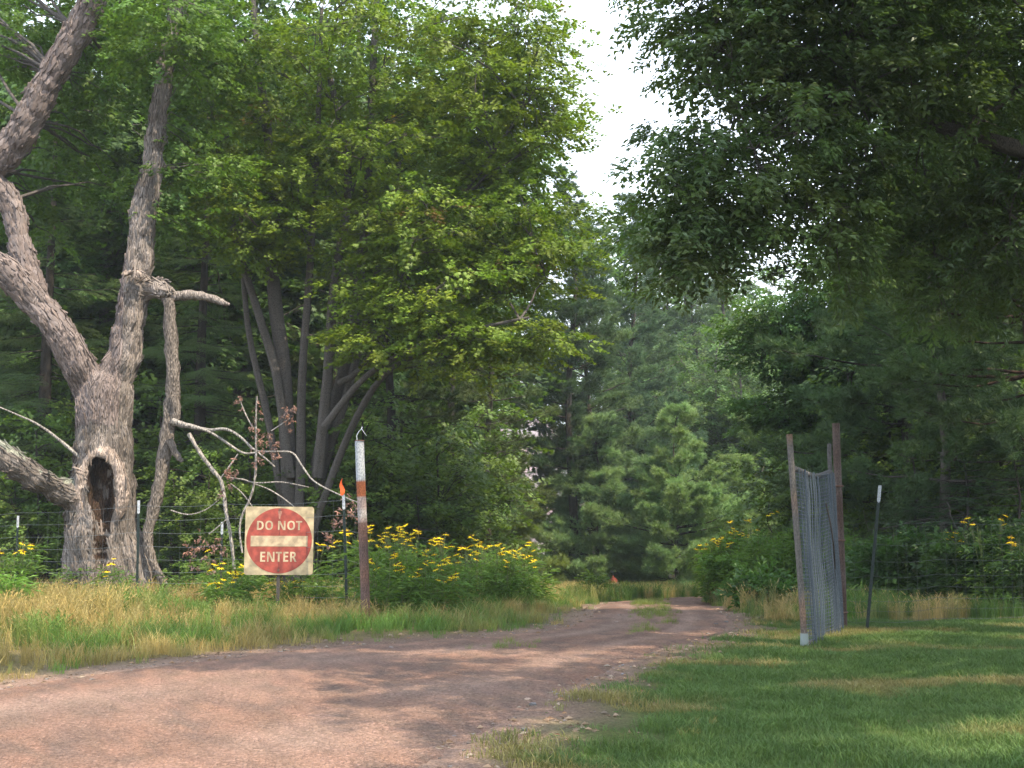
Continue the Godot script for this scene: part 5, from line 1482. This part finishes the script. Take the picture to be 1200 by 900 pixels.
func grasses() -> void:
	var patch := FastNoiseLite.new()
	patch.seed = 16
	patch.frequency = 0.5
	patch.fractal_octaves = 3
	var straw := Color(0.36, 0.27, 0.105)
	var green := Color(0.115, 0.20, 0.04)
	cover("tall_grass", "tall half-dry grass of the left verge below the fence", "grass", "tall", "grass", 15000, Rect2(-11, -24, 12.5, 14.5),
		func(x: float, z: float) -> float:
			if in_track(x, z) or z > -9.6 or x > 1.4 or track_dist(x, z, 1) < track_dist(x, z, 0): return 0.0
			var d := track_dist(x, z, 0)
			if d < 0.35: return 0.0
			return clampf((d - 0.2) * 0.8, 0.1, 1.0) * (0.15 + 0.85 * smoothstep(-0.3, 0.25, patch.get_noise_2d(x * 2.0, z * 2.0))),
		func(x: float, z: float) -> Color: return toned(straw.lerp(green, smoothstep(-0.2, 0.25, patch.get_noise_2d(x * 0.8 + 9.0, z * 0.8) + 0.05 * (x + 4.0) - 0.09)), 0.25),
		func(x: float, z: float) -> float: return rr(0.45, 1.05) * clampf(0.28 + track_dist(x, z, 0) * 0.3, 0.3, 0.85) * (0.72 if x > -4.6 and z > -18.5 else 1.0), 701)
	cover("verge_grass", "short green and straw grass along the edges of the track", "grass", "mid", "grass", 26000, Rect2(-10, -34, 17, 27),
		func(x: float, z: float) -> float:
			if in_track(x, z): return 0.0
			var d := track_dist(x, z)
			var left := track_dist(x, z, 0) < track_dist(x, z, 1)
			if d > 1.6: return 0.0
			if not left and z > -13.5: return 0.25 * smoothstep(0.1, 0.5, d) * smoothstep(0.0, 0.3, patch.get_noise_2d(x * 2.0, z * 2.0))
			return clampf((d - 0.04) * 1.6, 0.08, 0.85) * smoothstep(-0.4, 0.15, patch.get_noise_2d(x * 1.5, z * 1.5)),
		func(x: float, z: float) -> Color: return toned(straw.lerp(green, smoothstep(-0.25, 0.2, patch.get_noise_2d(x + 30.0, z) + (0.1 if x > -2.5 else -0.05))), 0.25),
		func(x: float, z: float) -> float: return rr(0.5, 1.0) * (clampf(0.45 + track_dist(x, z) * 0.6, 0.4, 1.2) if z < -16.0 or track_dist(x, z, 0) < track_dist(x, z, 1) else 0.32), 702)
	cover("track_grass", "low grass strip between the wheel ruts of the track", "grass", "mid", "grass", 14000, Rect2(-1.5, -27, 7, 14.2),
		func(x: float, z: float) -> float:
			if not in_track(x, z): return 0.0
			var l := track_dist(x, z, 0)
			var r := track_dist(x, z, 1)
			var u := l / maxf(l + r, 0.01)
			return smoothstep(0.2, 0.06, absf(u - 0.47)) * smoothstep(12.2, 13.6, -z) * 0.5 * smoothstep(-0.3, 0.1, patch.get_noise_2d(x * 1.3, z * 0.9)),
		func(x: float, z: float) -> Color: return toned(green.lerp(straw, 0.3), 0.25),
		func(x: float, z: float) -> float: return rr(0.22, 0.5), 703)
	cover("lawn_grass", "mown green lawn in the shade on the right", "grass", "lawn", "grass", 42000, Rect2(-0.8, -16.2, 8.8, 10.4),
		func(x: float, z: float) -> float:
			if in_track(x, z): return 0.0
			var d := track_dist(x, z, 1)
			if track_dist(x, z, 0) < d: return 0.0
			return smoothstep(0.12, 1.1, d + 0.8 * patch.get_noise_2d(x * 1.5, z * 1.5)) * (0.75 + 0.25 * smoothstep(-0.3, 0.1, patch.get_noise_2d(x * 3.0, z * 3.0))),
		func(x: float, z: float) -> Color: return toned(Color(0.105, 0.166, 0.047).lerp(Color(0.27, 0.225, 0.09), smoothstep(0.12, 0.5, patch.get_noise_2d(x * 0.8, z * 1.6) + 0.35 * (1.0 - smoothstep(0.0, 1.4, track_dist(x, z, 1))))), 0.22),
		func(x: float, z: float) -> float: return rr(0.7, 1.25) * (1.0 + 0.7 * patch.get_noise_2d(x * 2.5, z * 2.5)), 704)
	cover("rough_grass", "rough grass beyond the gate and along the right fence", "grass", "tall", "grass", 9000, Rect2(2.2, -34, 10, 18.2),
		func(x: float, z: float) -> float:
			if in_track(x, z): return 0.0
			var d := track_dist(x, z, 1)
			if d < 0.25: return 0.0
			return (0.9 if z < -16.4 else 0.0) * smoothstep(-0.45, 0.1, patch.get_noise_2d(x, z)),
		func(x: float, z: float) -> Color: return toned(Color(0.085, 0.15, 0.035).lerp(Color(0.40, 0.29, 0.13), smoothstep(0.0, 0.35, patch.get_noise_2d(x * 0.9 + 3.0, z * 0.7) + (0.35 if x < 4.3 and z > -21.0 else -0.1))), 0.2),
		func(x: float, z: float) -> float: return rr(0.5, 0.9) * (0.8 if z > -18.0 else 1.0), 705)
	cover("meadow_grass", "sunny straw-green grass at the far end of the track", "grass", "tall", "grass", 16000, Rect2(-3, -60, 22, 34),
		func(x: float, z: float) -> float:
			if in_track(x, z): return 0.0
			if absf(x - 3.42) < 0.45 and z < -40.5 and z > -44.6: return 0.0
			if x < -0.5 - (z + 26.0) * 0.02 or x > 4.0 - (z + 26.0) * 0.32: return 0.0
			return 0.8 if track_dist(x, z) > 0.3 or z < -34.0 else 0.1,
		func(x: float, z: float) -> Color: return toned(Color(0.42, 0.33, 0.14).lerp(green, smoothstep(-0.05, 0.4, patch.get_noise_2d(x * 0.8, z * 0.3))), 0.22),
		func(x: float, z: float) -> float: return rr(0.5, 0.85), 706)
	cover("forest_floor_plants", "low green plants on the floor of the wood", "ground cover", "weed", "leaf", 7000, Rect2(-16, -40, 30, 19),
		func(x: float, z: float) -> float: return 0.0 if in_track(x, z) or (x > -0.5 and x < 3.5 - (z + 21.0) * 0.3) else 0.7,
		func(x: float, z: float) -> Color: return toned(Color(0.07, 0.125, 0.035), 0.3),
		func(x: float, z: float) -> float: return rr(0.8, 1.6), 707)
	cover("gravel_stones", "loose small stones scattered over the red track", "stones", "stone", "stone", 13000, Rect2(-9, -24, 12, 18.5),
		func(x: float, z: float) -> float: return 0.9 if in_track(x, z) else (0.4 if track_dist(x, z) < 0.4 else 0.0),
		func(x: float, z: float) -> Color: return toned(Color(0.27, 0.18, 0.14).lerp(Color(0.40, 0.36, 0.32), rng.randf() * 0.7), 0.4),
		func(x: float, z: float) -> float: return rr(0.009, 0.026) * (2.2 if rng.randf() < 0.06 else 1.0), 708)
	cover("leaf_litter", "dry fallen leaves and twigs along the track's edge", "leaf litter", "dead", "dead_leaf", 9000, Rect2(-9, -20, 15, 14),
		func(x: float, z: float) -> float:
			var d := track_dist(x, z)
			return (0.05 if in_track(x, z) and d > 0.25 else 0.55) if d < 0.55 else 0.012,
		func(x: float, z: float) -> Color: return toned(Color(0.30, 0.22, 0.155), 0.35),
		func(x: float, z: float) -> float: return rr(0.25, 0.6), 709)
	cover("lawn_weeds", "small broad-leaved weeds dotted through the lawn", "ground cover", "weed", "leaf", 2600, Rect2(-0.5, -15.5, 7.5, 9.5),
		func(x: float, z: float) -> float:
			if in_track(x, z) or track_dist(x, z, 0) < track_dist(x, z, 1): return 0.0
			return smoothstep(0.0, 0.4, patch.get_noise_2d(x * 1.4 + 70.0, z * 1.4)) * 0.8 + 0.05,
		func(x: float, z: float) -> Color: return toned(Color(0.085, 0.16, 0.045), 0.3),
		func(x: float, z: float) -> float: return rr(0.22, 0.42), 710)
